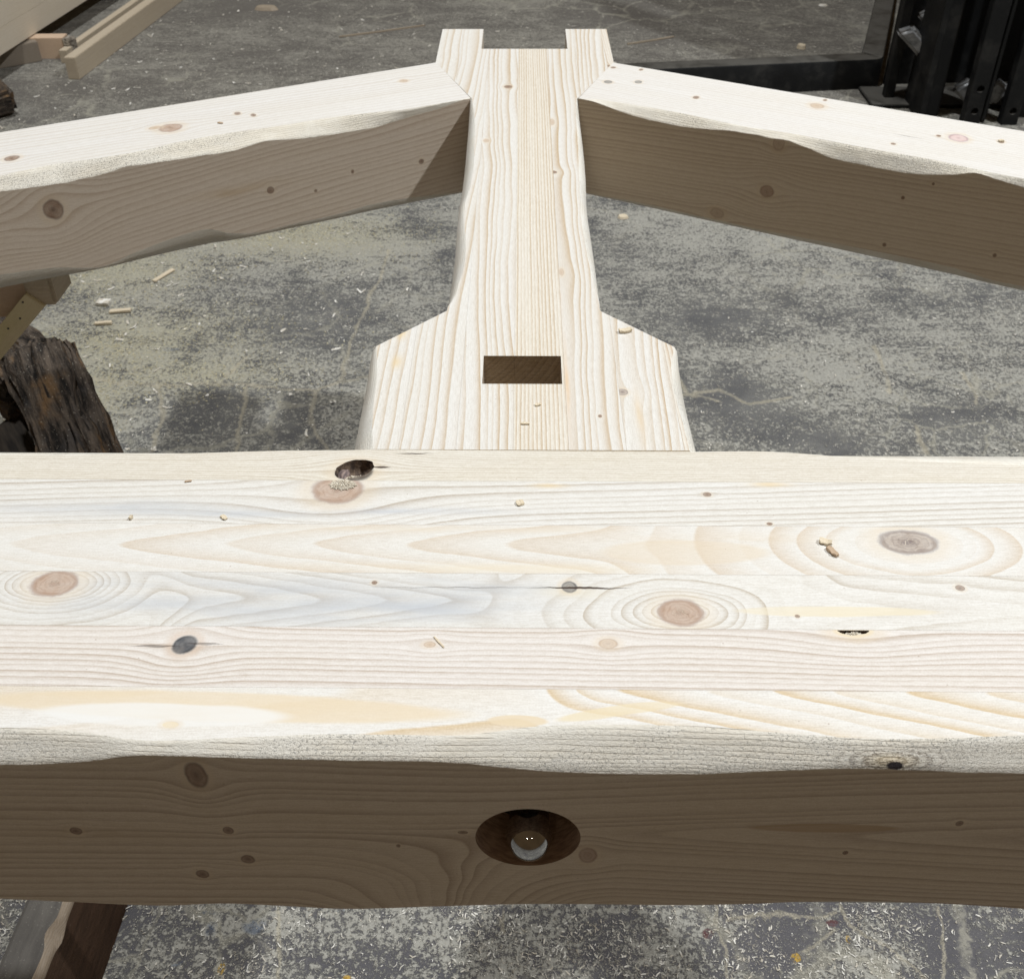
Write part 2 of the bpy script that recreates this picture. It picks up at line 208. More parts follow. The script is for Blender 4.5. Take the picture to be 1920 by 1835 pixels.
    for k in knots:
        uk,vk,ru,rv,kind=k[:5]
        c0,c1=KC[kind]
        du=(u-uk)/ru; dv=(v-vk)/rv
        rr_=(du*du+dv*dv).sqrt()+kn*(.42 if ru>.005 else .5)
        mask=rr_.step(.80,1.10,1.,0.)*(kn*.8+.88)
        rings=((rr_*(5. if ru>.008 else 2.)+kn).frac()).step(.3,1.)*.35
        kc=m.mix(rings,c0,c1)
        edge=rr_.step(.62,.98)*rr_.step(1.1,.98)
        inner=rr_.step(.55,.0)
        if kind in('purple','faint','small','grey'): kc=m.mix(inner*(.75 if kind!='faint' else .3),kc,c1)
        if kind=='grey': kc=m.mix(rr_.step(.55,.2),kc,(.42,.38,.33))
        if kind=='pink': kc=m.mix(rr_.step(.72,.95),c0,c1)
        kc=m.mix(edge*.75,kc,c1); kc=m.mix(rr_.step(.30,.05)*.5,kc,c1); kc=m.mix((m.noise(m.vec(u*420,v*420,sd),1.,3.,.7)).step(.5,.75)*.35,kc,c1)
        if ru>.008 and kind in('brown','purple'):
            vo,_=m.voro(m.vec(u*1.+kn*.002,v*1.3,sd),260.,1.,'DISTANCE_TO_EDGE')
            ck=vo.step(.0,.07,1.,0.)*rr_.step(.45,.15)
            kc=m.mix(ck*.85,kc,(.72,.62,.50) if kind=='purple' else (.62,.50,.38))
            hgt=hgt-ck*mask*1.2
            vo2,_=m.voro(m.vec(u+kn*.003,v*1.2,sd+2),170.,1.,'DISTANCE_TO_EDGE')
            ck2=vo2.step(.0,.035,1.,0.)*rr_.step(.8,.15)*(kn+.5).step(.45,.62)
            kc=m.mix(ck2*.6,kc,(.17,.10,.07)); hgt=hgt-ck2*mask*1.2
        col=m.mix(mask,col,kc)
        # pale compressed band round the knot
        hal=rr_.step(.9,1.1)*rr_.step(1.9,1.1)*(n2+.9)
        col=m.mix(hal*(.35 if kind!='dark' else .5),col,(.74,.60,.42) if kind!='dark' else (.62,.45,.32))
        hgt=hgt-mask*.5
    for (ua,ub,v0,wid,dk) in cracks:
        mid=(ua+ub)/2; hl=abs(ub-ua)/2
        wob=(m.noise(m.vec(u*90,sd,5.),1.,3.)-.5)*.0022
        dist=(v-v0+wob).abs(); ww=((u-mid).abs()/hl).step(1.,.0,0.,1.)*wid
        ck=(dist/(ww+1e-6)).step(1.1,.6,0.,1.)
        col=m.mix((ck*dk).clamp(),col,(.06,.035,.025)); hgt=hgt-ck*3.
    if spots:
        vo,_=m.voro(m.vec(u*.6,v*1.,sd),150.,1.)
        sp=vo.step(.055,.03)*m.noise(m.vec(u*9,v*9,sd+4),1.,1.).step(.5,.62)
        col=m.mix(sp*.7,col,(.30,.21,.14))
    return m.out(col,hgt,.0004,bump,rough=.62)

def hewn(name,seed,k=None,base=(.88,.845,.765),rough_=1.):
    """draw-knifed / torn bevel: fuzzy fibres"""
    m=Mat(name); u,v=m.uv(); sd=seed*7.7
    a=m.noise(m.vec(u*420+sd,v*900,sd),1.,3.,.6)
    b=m.noise(m.vec(u*1500,v*1700,sd),1.,2.,.7)
    lo=m.noise(m.vec(u*26+sd,v*60,sd),1.,3.)
    patch=m.noise(m.vec(u*9+sd,v*30,sd),1.,2.).step(.40,.62)
    g=(v*300+(m.noise(m.vec(u*7+sd,v*40,sd),1.,2.)-.5)*3.+u*6).frac()
    ln=(g**3.)*g.step(.90,1.,1.,0.)*lo.step(.35,.6)
    col=m.mix(a.step(.35,.70,0.,.8),base,(base[0]*.89,base[1]*.88,base[2]*.86))
    col=m.mix(lo.step(.35,.7)*.35,col,(base[0]*.92,base[1]*.87,base[2]*.78))
    col=m.mix(ln*.32,col,(.48,.39,.28))
    tuft=m.noise(m.vec(u*700+a*3.,v*620+sd,b*2.),1.,2.,.6).step(.60,.70)*patch
    col=m.mix(tuft*.8,col,(.93,.91,.86))
    dimple=b.step(.42,.30)*patch
    col=m.mix(dimple*.18,col,(.45,.41,.34))
    h=a*.55+b*.35-ln*.5+tuft*1.2-dimple*.3+lo*1.2
    if k:
        du=(u-k[0])/.0045; dv=(v-k[1])/.0028
        rr_=(du*du+dv*dv).sqrt()+(b-.5)*.5
        du2=(u-k[0]+.002)/.034; dv2=(v-k[1]-.003)/.0125
        r2=(du2*du2+dv2*dv2).sqrt()
        wav=((r2*5.+a*1.6).frac()**2.)*r2.step(1.1,.25)
        col=m.mix(wav*.85,col,(.20,.13,.08)); h=h-wav*2.
        col=m.mix(r2.step(.55,.1)*.5,col,(.72,.58,.36))
        col=m.mix(rr_.step(1.1,.8),col,(.06,.05,.055))
    return m.out(col,h,.0007*rough_,1.,rough=.85)

# ---------------------------------------------------------------- mesh helpers
def tag(o,label=None,cat=None,group=None,kind=None):
    if label:o['label']=label
    if cat:o['category']=cat
    if group:o['group']=group
    if kind:o['kind']=kind
    return o
def empty(name,loc,parent=None):
    o=bpy.data.objects.new(name,None); COL.objects.link(o); o.empty_display_size=.05
    if parent: o.parent=parent; o.location=Vector(loc)-WL(parent)
    else: o.location=loc
    return o
def WL(o):
    p=Vector(o.location)
    while o.parent: o=o.parent; p+=o.location
    return p
def link(name,me,mats,parent=None,loc=None):
    """mesh given in world coordinates; origin moved to loc (or the parent's place)"""
    o=bpy.data.objects.new(name,me); COL.objects.link(o)
    base=Vector(loc) if loc is not None else (WL(parent) if parent else Vector((0,0,0)))
    me.transform(Matrix.Translation(-base))
    if parent: o.parent=parent; o.location=base-WL(parent)
    else: o.location=base
    for m_ in (mats if isinstance(mats,(list,tuple)) else [mats]): me.materials.append(m_)
    return o
def bm_mesh(bm,name):
    me=bpy.data.meshes.new(name); bm.normal_update(); bm.to_mesh(me); bm.free(); return me
def interp(T,x,clampends=True):
    xs=[t[0] for t in T]; ys=[t[1] for t in T]
    if xs[0]>xs[-1]: xs=xs[::-1]; ys=ys[::-1]
    return float(np.interp(x,xs,ys))
def smooth(T):
    """catmull-rom densify a table so edges flow"""
    T=sorted(T); o=[]
    for i in range(len(T)-1):
        p0=T[max(0,i-1)];p1=T[i];p2=T[i+1];p3=T[min(len(T)-1,i+2)]
        for k in range(6):
            t=k/6
            def m_(a,b,c): return (c[1]-a[1])/((c[0]-a[0]) or 1)
            h=p2[0]-p1[0]; m1=m_(p0,p1,p2)*h; m2=m_(p1,p2,p3)*h
            y=(2*t**3-3*t*t+1)*p1[1]+(t**3-2*t*t+t)*m1+(-2*t**3+3*t*t)*p2[1]+(t**3-t*t)*m2
            o.append((p1[0]+h*t,y))
    o.append(T[-1]); return o
def wave(x,s,lo,hi):
    v=.5+.5*mnoise.noise((x*9,s*3.3,0))*1.6; return lo+(hi-lo)*min(1,max(0,v))
def tab(T,s,lo,hi,x,fade=.04):
    """table inside its span, noise beyond it"""
    a,b=T[0][0],T[-1][0]
    if a<=x<=b: return interp(T,x)
    e=a if x<a else b; k=min(1,abs(x-e)/fade)
    return interp(T,e)*(1-k)+wave(x,s,lo,hi)*k
def loft(us,section,tags):
    """section(u)->list of (a,b,c) points; tags per segment -> material index"""
    bm=bmesh.new(); rings=[]
    for u in us: rings.append([bm.verts.new(p) for p in section(u)])
    n=len(rings[0])
    for i in range(len(rings)-1):
        A,B=rings[i],rings[i+1]
        for j in range(n):
            k=(j+1)%n
            try: fc=bm.faces.new((A[j],A[k],B[k],B[j])); fc.material_index=tags[j]
            except ValueError: pass
    for ring in (rings[0],rings[-1]):
        fc=bm.faces.new(ring); fc.material_index=1
    bmesh.ops.recalc_face_normals(bm,faces=bm.faces)
    return bm
def cutplane(bm,co,no):
    """keep the side against the normal, cap the cut"""
    geom=bm.verts[:]+bm.edges[:]+bm.faces[:]
    r_=bmesh.ops.bisect_plane(bm,geom=geom,dist=1e-7,plane_co=co,plane_no=no,clear_outer=True)
    ed=[e for e in r_['geom_cut'] if isinstance(e,bmesh.types.BMEdge)]
    if ed:
        t=bmesh.ops.triangle_fill(bm,use_beauty=True,use_dissolve=True,edges=ed)
        for fc in t['geom']:
            if isinstance(fc,bmesh.types.BMFace): fc.material_index=1
    bmesh.ops.recalc_face_normals(bm,faces=bm.faces)
PH=[bpy.data.materials.new('slot_'+k) for k in('top','side','bevel','cut')]
def boolean(me,cutters):
    """subtract cutter bmeshes (world coords) from a mesh"""
    o=bpy.data.objects.new('tmp',me); COL.objects.link(o)
    for m_ in PH: me.materials.append(m_)
    cs=[]
    for cbm in cutters:
        cm=bm_mesh(cbm,'tmpc'); 
        for m_ in PH: cm.materials.append(m_)
        co=bpy.data.objects.new('tmpc',cm); COL.objects.link(co); cs.append(co)
        md=o.modifiers.new('b','BOOLEAN'); md.operation='DIFFERENCE'; md.solver='EXACT'; md.object=co
    dg=bpy.context.evaluated_depsgraph_get(); 
    out=bpy.data.meshes.new_from_object(o.evaluated_get(dg))
    bpy.data.objects.remove(o)
    for c_ in cs: bpy.data.objects.remove(c_)
    order=[PH.index(m_) for m_ in out.materials]; idx=[order[p.material_index] for p in out.polygons]
    out.materials.clear(); out.polygons.foreach_set('material_index',idx)
    return out
def islands(me):
    """split a mesh into its separate pieces, dropping crumbs"""
    bm=bmesh.new(); bm.from_mesh(me); seen=set(); out=[]
    for v in bm.verts:
        if v in seen: continue
        st=[v]; grp_=set([v])
        while st:
            a=st.pop()
            for e in a.link_edges:
                b=e.other_vert(a)
                if b not in grp_: grp_.add(b); st.append(b)
        seen|=grp_; out.append([x.index for x in grp_])
    bm.free()
    if len(out)==1: return [me]
    res=[]
    for ids in out:
        co=[me.vertices[i].co for i in ids]; ext=[max(c[k] for c in co)-min(c[k] for c in co) for k in range(3)]
        if max(ext)<.01 or min(ext)<.0008: continue
        b2=bmesh.new(); b2.from_mesh(me); b2.verts.ensure_lookup_table(); keep=set(ids)
        bmesh.ops.delete(b2,geom=[v for v in b2.verts if v.index not in keep],context='VERTS')
        m2=bpy.data.meshes.new(me.name); b2.to_mesh(m2); b2.free(); res.append(m2)
    return res
def boxbm(x0,x1,y0,y1,z0,z1,mi=1,jit=0.):
    bm=bmesh.new(); bmesh.ops.create_cube(bm,size=1.)
    for v in bm.verts:
        v.co=Vector((x0+(v.co.x+.5)*(x1-x0),y0+(v.co.y+.5)*(y1-y0),z0+(v.co.z+.5)*(z1-z0)))
    for fc in bm.faces: fc.material_index=mi
    return bm
def set_uv(me,fn):
    """fn(co,normal,matindex)->(u,v), world coordinates"""
    uvl=me.uv_layers.new(name='UVMap') if 'UVMap' not in me.uv_layers else me.uv_layers['UVMap']
    for poly in me.polygons:
        n=poly.normal
        for li in poly.loop_indices:
            co=me.vertices[me.loops[li].vertex_index].co
            uvl.data[li].uv=fn(co,n,poly.material_index)
def shade(me,ang=35,only=None):
    me.polygons.foreach_set('use_smooth',[(only is None or p.material_index in only) for p in me.polygons])
    if only is None: me.set_sharp_from_angle(angle=R(ang))

# ================================================================= THE TRUSS
truss=empty('roof_truss',(0,.41,-.155))
tag(truss,'pale planed softwood king post truss lying flat, with wavy hewn edges','roof truss')
hew1=hewn('hewn_bevel_tie',1,k=(D['hewnk'][0],D['hewnk'][1]+.0))
hew2=hewn('hewn_bevel_rafter',2,base=(.84,.80,.71),rough_=1.2)
hew3=hewn('hewn_bevel_post',3,base=(.82,.80,.74),rough_=.7)

YF,YB=.2945,.5313
T_TIE=.168
# ---- tie beam, cut into six glued lamellas
T_ft,T_fc,T_fb,T_bt=[smooth(D[k]) for k in('tie_ft','tie_fc','tie_fb','tie_bt')]
def tie_sec(x):
    yt=tab(T_ft,1.,YF+.006,YF+.018,x); zc=tab(T_fc,2.,-.018,-.005,x)
    zb=tab(T_fb,3.,-.160,-.147,x); yb=tab(T_bt,4.,YB-.022,YB-.009,x)
    j=lambda k,a:mnoise.noise((x*60,k,0))*a+mnoise.noise((x*260,k+9,0))*a*.6
    yt+=j(1,.00022); zc+=j(2,.0005)
    P=[(yt,0.)]
    for t in(.25,.5,.75): 
        bul=-.0008*math.sin(math.pi*t)*0+j(3+t*7,.0003)
        P.append((yt+(YF-yt)*t+bul,zc*t+bul))
    P+=[(YF,zc),(YF,zb),(YF+.010,-T_TIE),(YB-.010,-T_TIE),(YB,zb),(YB,-.012),(yb,0.)]
    return [(x,a,b) for a,b in P]
tags=[2,2,2,2,1,2,1,2,1,2,0]
xs=sorted(set(list(np.round(np.arange(-.62,.62,.0022),5))+list(np.round(np.arange(-1.95,-.62,.02),4))+list(np.round(np.arange(.62,1.951,.02),4))))
tie_bm=loft(xs,tie_sec,tags)
bounds=[.20,.3313,.3713,.4113,.4513,.4913,.60]
K=D['tie_kt']
def kk(i,kind,pw=1.,sx=1.,sy=1.): 
    a=K[i]; return (a[0],a[1],a[2]*sx,a[3]*sy,kind,pw)
BLUE=(.50,.53,.57); YEL=(.76,.60,.36); TAN=(.72,.61,.46)
EG=lambda lo,hi:()
lam_cfg={
 5:dict(seed=1,fv=470,fu=3,amp=.8,sharp=1.8,A=.004,irr=.4,amin=.5,early=(.78,.745,.665),late=(.46,.37,.26),knots=[(K[0][0],K[0][1]-.002,.0135,.010,'hole',1.3)],cracks=[(-.092,-.062,.5185,.0006,.9),(-.106,-.090,.5045,.0012,.9)],tone=.9),
 4:dict(seed=2,fv=195,fu=-9,amp=1.2,sharp=3,A=.006,irr=.8,su=2.2,late=(.42,.35,.27),knots=[kk(1,'brown',1.6),kk(2,'small'),kk(3,'small',.8)],
     stains=[(-.27,.466,.075,.007,BLUE,.6),(-.20,.460,.07,.004,BLUE,.5),(-.07,.463,.045,.003,(.45,.49,.56),.6),(.165,.489,.012,.0025,YEL,.9),(.02,.487,.012,.0022,YEL,.7)]),
 3:dict(seed=3,vc=.43,amp=.8,sharp=2.2,A=.008,B=.0040,irr=.8,su=5,wide=.85,amin=.05,late=(.60,.46,.31),fields=[('hyp',-15,120,.434,.008),((.03,.10),('log',K[4][0],K[4][1]-.003,2.2,5.,.012))],knots=[kk(4,'purple',0,1.7,1.05)],
     stains=[(.095,.429,.055,.011,TAN,.55,0.,1),(.12,.441,.05,.004,TAN,.6),(-.02,.415,.09,.004,(.78,.69,.53),.6),(-.05,.4475,.12,.0025,(.74,.66,.54),.6)]),
 2:dict(seed=4,vc=.391,amp=1.1,sharp=2.2,A=.008,B=.0045,irr=.8,su=5,wide=.35,amin=.12,late=(.47,.40,.31),fields=[('log',K[5][0],K[5][1],2.0,7.,.004),((-.235,-.20),('hyp',-26,-150,.390,.004)),((-.05,-.005),('log',K[8][0],K[8][1],2.3,7.,.010)),((.12,.20),('hyp',-13,-110,.386,.004))],
     knots=[kk(5,'brown',0),kk(6,'small',.8),kk(7,'grey',1.5,1.,1.05),kk(8,'brown',0),kk(9,'small'),kk(10,'small',.5)],cracks=[(.000,.066,.4007,.0009,.95),(-.10,.03,.4003,.0003,.4)],
     stains=[(-.19,.391,.10,.018,BLUE,.6),(-.07,.388,.08,.016,BLUE,.75),(-.02,.404,.05,.006,BLUE,.55),(.18,.384,.06,.004,(.78,.70,.53),.8,0.,1),(.03,.398,.02,.006,(.74,.67,.52),.5)]),
 1:dict(seed=5,fv=255,fu=3,amp=1.15,sharp=2.0,A=.005,irr=.5,su=2,early=(.79,.75,.715),late=(.46,.36,.28),knots=[kk(11,'dark',1.5),kk(12,'faint',1.6),kk(13,'faint',1.3),(K[14][0],.3713,.0125,.006,'pale',1.5)],
     cracks=[(-.222,-.192,.3575,.0009,.55),(-.192,-.168,.3592,.0009,.5)]),
 0:dict(seed=6,vc=.32,amp=1.1,sharp=1.6,A=.007,B=.0035,irr=.6,su=4,wide=.8,amin=.3,late=(.64,.47,.25),early=(.80,.79,.765),fields=[('hyp',-6,-60,.330,.01),((-.02,.03),('hyp',-26,120,.3305,.004))],knots=[kk(15,'pale',.5)],
     stains=[(-.165,.3195,.135,.0095,(.75,.62,.43),.75,-.03,1),(-.19,.3145,.070,.0075,(.81,.80,.77),.85,-.02,1),(-.012,.3125,.016,.0035,(.74,.62,.44),.9,0.,1),(.04,.317,.035,.0035,(.76,.65,.44),.7,.15,1)])}
KF=D['tie_kf']
front_mat=wood('tie_beam_front_face',21,amp=.85,sharp=1.8,A=.010,B=.0016,irr=1.,su=2.,early=(.74,.62,.475),late=(.33,.20,.11),amin=.08,wide=.6,bump=.3,  # same wood as the top, warm ambient light put into its colour
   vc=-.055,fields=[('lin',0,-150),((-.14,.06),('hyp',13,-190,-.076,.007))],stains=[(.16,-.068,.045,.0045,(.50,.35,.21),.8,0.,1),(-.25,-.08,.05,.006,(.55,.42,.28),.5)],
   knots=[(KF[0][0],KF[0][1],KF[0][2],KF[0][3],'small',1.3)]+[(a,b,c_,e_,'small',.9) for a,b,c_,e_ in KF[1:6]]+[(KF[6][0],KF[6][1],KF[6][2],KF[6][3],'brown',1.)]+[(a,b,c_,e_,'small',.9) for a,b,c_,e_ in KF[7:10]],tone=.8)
tie=empty('tie_beam',(0,.41,-.155),truss)
hx=(D['hole'][2][0]+D['hole'][3][0])/2; hz=(D['hole'][0][1]+D['hole'][1][1])/2+.0005; hr=(D['hole'][0][1]-D['hole'][1][1])/2
def cyl(cx,cz,r_,y0,y1,n=64,mi=1):
    bm=bmesh.new(); A=[bm.verts.new((cx+r_*math.cos(2*math.pi*i/n),y0,cz+r_*math.sin(2*math.pi*i/n))) for i in range(n)]
    B=[bm.verts.new((v.co.x,y1,v.co.z)) for v in A]
    bm.faces.new(A);bm.faces.new(B[::-1])
    for i in range(n): bm.faces.new((A[i],A[(i+1)%n],B[(i+1)%n],B[i]))
    for fc in bm.faces: fc.material_index=mi
    bmesh.ops.recalc_face_normals(bm,faces=bm.faces); return bm
def pit(cx,cy,rx,ry,rot,depth,seed,n=40,clip=None):
    """ragged pit open upward"""
    bm=bmesh.new(); rings=[]
    for lv,(z,k) in enumerate(((.01,1.03),(-.0004,1.),(-depth*.45,.93),(-depth,.62))):
        ring=[]
        for i in range(n):
            a=2*math.pi*i/n; q=1+.10*mnoise.noise((math.cos(a)*2.2,math.sin(a)*2.2,seed+lv*.25))+.05*mnoise.noise((math.cos(a)*7,math.sin(a)*7,seed+lv))
            x=math.cos(a)*rx*k*q; y=math.sin(a)*ry*k*q
            X=cx+x*math.cos(rot)-y*math.sin(rot); Y=cy+x*math.sin(rot)+y*math.cos(rot)
            if clip is not None: Y=min(max(Y,clip[0]),clip[1])
            ring.append(bm.verts.new((X,Y,z)))
        rings.append(ring)
    for a,b in zip(rings,rings[1:]):
        for i in range(n): bm.faces.new((a[i],a[(i+1)%n],b[(i+1)%n],b[i]))
    bm.faces.new(rings[0]);bm.faces.new(rings[-1][::-1])
    for fc in bm.faces: fc.material_index=3
    bmesh.ops.recalc_face_normals(bm,faces=bm.faces); return bm
def dark_pit_mat():
    m=Mat('knot_pit_bark'); x,y,z=m.obj()
    n=m.noise(m.vec(x*300,y*300,z*200),1.,4.,.6)
    col=m.mix(n.step(.35,.7),(.10,.075,.065),(.30,.22,.16))
    return m.out(col,n,.001,1.,rough=.8)
pitm=dark_pit_mat()
def bore_mat():
    m=Mat('bored_hole_wood'); x,y,z=m.obj()
    n=m.noise(m.vec(x*120,y*500,z*120),1.,3.,.6)
    col=m.mix(n.step(.3,.7),(.36,.24,.16),(.21,.13,.085))
    return m.out(col,n,.0005,1.,rough=.6)
borem=bore_mat()
for i in range(6):
    lo,hi=bounds[i],bounds[i+1]
    bm=tie_bm.copy()
    if i<5: cutplane(bm,(0,hi-.00005,0),(0,1,0))
    if i>0: cutplane(bm,(0,lo+.00005,0),(0,-1,0))
    me=bm_mesh(bm,'lamella')
    if i==0: 
        cb=cyl(hx,hz,hr,YF-.02,YF+.030); 
        for fc in cb.faces: fc.material_index=3
        me=boolean(me,[cb])
    if i==5: me=boolean(me,[pit(K[0][0]-.0005,K[0][1]+.0004,.0138,.0088,R(22),.014,3.1,clip=(.4918,.53))])
    if i==1: me=boolean(me,[pit(K[14][0],.3708,.0088,.0030,0,.006,8.,clip=(.3,.3710))])
    set_uv(me,lambda co,n,mi:(co.x,co.y) if (abs(n.z)>.8 and mi!=2) else ((co.x,co.z) if mi!=2 else (co.x,co.z+(co.y-YF)*.8)))
    shade(me,30,(2,3))
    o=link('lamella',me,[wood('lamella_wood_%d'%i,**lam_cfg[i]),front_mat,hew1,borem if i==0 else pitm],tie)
# loose dead knot left in the pit of the rear lamella, with torn pale fibres below it
bm=bmesh.new(); bmesh.ops.create_icosphere(bm,subdivisions=3,radius=1.)
for v in bm.verts:
    n_=1+.22*mnoise.noise(v.co*2.1)+.1*mnoise.noise(v.co*6)
    v.co=Vector((K[0][0]-.0075+v.co.x*.0042*n_,K[0][1]-.0022+v.co.y*.0062*n_,-.0045+v.co.z*.0035*n_))
dk=Mat('dead_knot_bark'); x,y,z=dk.obj(); n_=dk.noise(dk.vec(x*500,y*200,z*300),1.,4.)
dkm=dk.out(dk.mix(n_.step(.35,.7),(.13,.10,.10),(.33,.25,.22)),n_,.0006,1.,rough=.7)
me=bm_mesh(bm,'dead_knot'); shade(me,60); link('dead_knot',me,dkm,tie)
pale=Mat('torn_fibre'); x,y,z=pale.obj(); n_=pale.noise(pale.vec(x*900,y*700,z*700),1.,4.)
palem=pale.out(pale.mix(n_.step(.35,.65),(.84,.78,.66),(.62,.54,.42)),n_,.0008,1.,rough=.9)
def fibre_tuft(name,cx,cy,z,rx,ry,n,parent,h=.0022,seed=0):
    rg=random.Random(seed); bm=bmesh.new()
    for i in range(n):
        a=rg.random()*6.283; q=math.sqrt(rg.random()); x=cx+math.cos(a)*q*rx; y=cy+math.sin(a)*q*ry
        ang=rg.gauss(0,.9); L=rg.uniform(.0008,.0028); wd=rg.uniform(.0002,.0006); hh=rg.random()*h*(1-q*.6)
        d_=Vector((math.cos(ang),math.sin(ang),0)); s_=Vector((-math.sin(ang),math.cos(ang),0))
        b0=Vector((x,y,z+hh*.4)); 
        P=[b0-s_*wd,b0+s_*wd,b0+d_*L*.6+s_*wd*.8+Vector((0,0,hh)),b0+d_*L*.6-s_*wd*.8+Vector((0,0,hh)),b0+d_*L+Vector((0,0,hh*.5))]
        V=[bm.verts.new(p) for p in P]; bm.faces.new(V[:4]); bm.faces.new((V[3],V[2],V[4]))
    me=bm_mesh(bm,name); o=link(name,me,palem,parent); o['kind']='stuff'; return o
fibre_tuft('torn_fibres',K[0][0]+.001,K[0][1]-.0068,-.0035,.0075,.0020,420,tie,.003,1)
fibre_tuft('torn_fibres',K[1][0]+.0025,.4868,0.0002,.0085,.0040,500,tie,.0016,2)
fibre_tuft('torn_fibres',K[14][0]-.0005,.3688,-.0012,.005,.0010,60,tie,.001,3)

# ---- cap nut and washer in the counterbore
def metal(name,col,rough,met=1.):
    m=Mat(name); m.b.inputs['Metallic'].default_value=met
    x,y,z=m.obj(); n=m.noise(m.vec(x*200,y*200,z*200),1.,3.)
    m.out(m.mix(n.step(.4,.7),col,tuple(c_*.8 for c_ in col)),None,rough=n.step(.3,.8,rough*.8,rough*1.4)); m.b.inputs['Specular IOR Level'].default_value=.5
    return m.mat
chrome=metal('polished_steel',(.62,.62,.62),.05)
zinc=metal('dark_washer_steel',(.10,.10,.105),.42)
yb_=YF+.030
w_bm=cyl(hx-.0005,hz,hr*.86,yb_-.0035,yb_-.0002,48,0); link('washer',bm_mesh(w_bm,'washer'),zinc,tie)
nx,nz=.0022,-.0930
def lathe_y(prof,cx,cz,n=48,hexr=None):
    bm=bmesh.new(); rings=[]
    for (y,r_) in prof:
        if r_<=1e-6: rings.append([bm.verts.new((cx,y,cz))]); continue
        rings.append([bm.verts.new((cx+r_*math.cos(2*math.pi*i/n),y,cz+r_*math.sin(2*math.pi*i/n))) for i in range(n)])
    for a,b in zip(rings,rings[1:]):
        if len(a)==1: [bm.faces.new((a[0],b[i],b[(i+1)%n])) for i in range(n)]
        elif len(b)==1: [bm.faces.new((a[i],a[(i+1)%n],b[0])) for i in range(n)]
        else: [bm.faces.new((a[i],a[(i+1)%n],b[(i+1)%n],b[i])) for i in range(n)]
    bmesh.ops.recalc_face_normals(bm,faces=bm.faces); return bm
rd=.0130; y0=YF-.0045
prof=[(y0+rd-rd*math.cos(t),rd*math.sin(t)) for t in np.linspace(0,math.pi/2,14)]
prof+=[(y0+rd+.001,rd),(y0+rd+.0014,rd-.0012),(yb_-.015,rd-.0012)]
me=bm_mesh(lathe_y(prof,nx,nz),'cap_nut'); shade(me,50); cap=link('cap_nut',me,chrome,tie)
bm=bmesh.new(); A=[];B=[]
for i in range(6):
    a=math.pi/3*i; A.append(bm.verts.new((nx+.0115*math.cos(a),yb_-.016,nz+.0115*math.sin(a)))); B.append(bm.verts.new((nx+.0115*math.cos(a),yb_-.0035,nz+.0115*math.sin(a))))
bm.faces.new(A);bm.faces.new(B[::-1]);[bm.faces.new((A[i],A[(i+1)%6],B[(i+1)%6],B[i])) for i in range(6)]
bmesh.ops.recalc_face_normals(bm,faces=bm.faces)
bmesh.ops.bevel(bm,geom=bm.edges[:],offset=.0004,segments=1,affect='EDGES')
link('hex_nut',bm_mesh(bm,'hex_nut'),metal('nut_steel',(.30,.26,.23),.3),tie)

# ---- king post, seven lamellas
post=empty('king_post',(0,.98,-.127),truss)
TP=.127
tabs={k:smooth([tuple(t) for t in D[k]]) for k in('pLt','pRt','pLs','pRs','fLt','fRt','fLs','fRs')}
def post_hw(y,s):
    # silhouette half width
    sh_s=abs(interp(tabs['pLs' if s<0 else 'pRs'],y))
    ft_s=abs(interp(tabs['fLs' if s<0 else 'fRs'],y)) if y<.655 else .1205
    if y>=1.301: return .1195
    if y>=1.1745: return .0666+(1.1745-1.1745)+(y-1.1745)/(1.301-1.1745)*(.1195-.0666)
    if y>=.6975: return sh_s
    if y>=.6445:
        t=(.6975-y)/(.6975-.6445); return sh_s*(1-t)+.1205*t
    return ft_s
def post_top(y,s):
    hw=post_hw(y,s)
    if y>=1.1745: return hw-.0003
    if y>=.700: return min(hw-.0003,abs(interp(tabs['pLt' if s<0 else 'pRt'],y)))
    if y>=.6465: return hw-.0003
    return min(hw-.0003,abs(interp(tabs['fLt' if s<0 else 'fRt'],y)))
def post_sec(y):
    P=[]
    j=lambda k,a:mnoise.noise((y*60,k,3))*a+mnoise.noise((y*300,k+9,3))*a*.6
    Lh,Rh=post_hw(y,-1),post_hw(y,1); Lt,Rt=post_top(y,-1),post_top(y,1)
    iL,iR=Lh-Lt,Rh-Rt
    jl=j(1,.0004) if iL>.001 else 0; jr=j(2,.0004) if iR>.001 else 0
    P=[(-Lt+jl,0.),(-Lh+iL*.45,-iL*.55),(-Lh,-iL*1.15-.0001),(-Lh,-TP+.004),(-Lh+.004,-TP),(Rh-.004,-TP),(Rh,-TP+.004),(Rh,-iR*1.15-.0001),(Rh-iR*.45,-iR*.55),(Rt+jr,0.)]
    return [(a,y,b) for a,b in P]
ys=sorted(set([.5228,1.4406,1.301,1.1745,1.1746,.6975,.6976,.6445,.7,.6465,.6995]+list(np.round(np.arange(.5229,1.175,.0022),5))+list(np.round(np.arange(1.18,1.44,.01),5))))
post_bm=loft(ys,post_sec,[2,2,1,1,1,1,1,2,2,0])
(mx0,my1),(mx1,my0)=D['mortise']
pm=bm_mesh(post_bm,'p')
pm=boolean(pm,[boxbm(-.0598,.0595,1.3546,1.6,-.3,.1),boxbm(mx0,mx1-.0003,my0,my1,-.3,.1,3)])
pbm=bmesh.new(); pbm.from_mesh(pm)
pb=[-.20,-.0884,-.0484,-.0084,.0302,.0702,.1102,.2]
PK=[tuple(k) for k in D['post_k']]
def pk(i,kind,pw=1.): return (*PK[i],kind,pw)
PL=(.50,.345,.175)
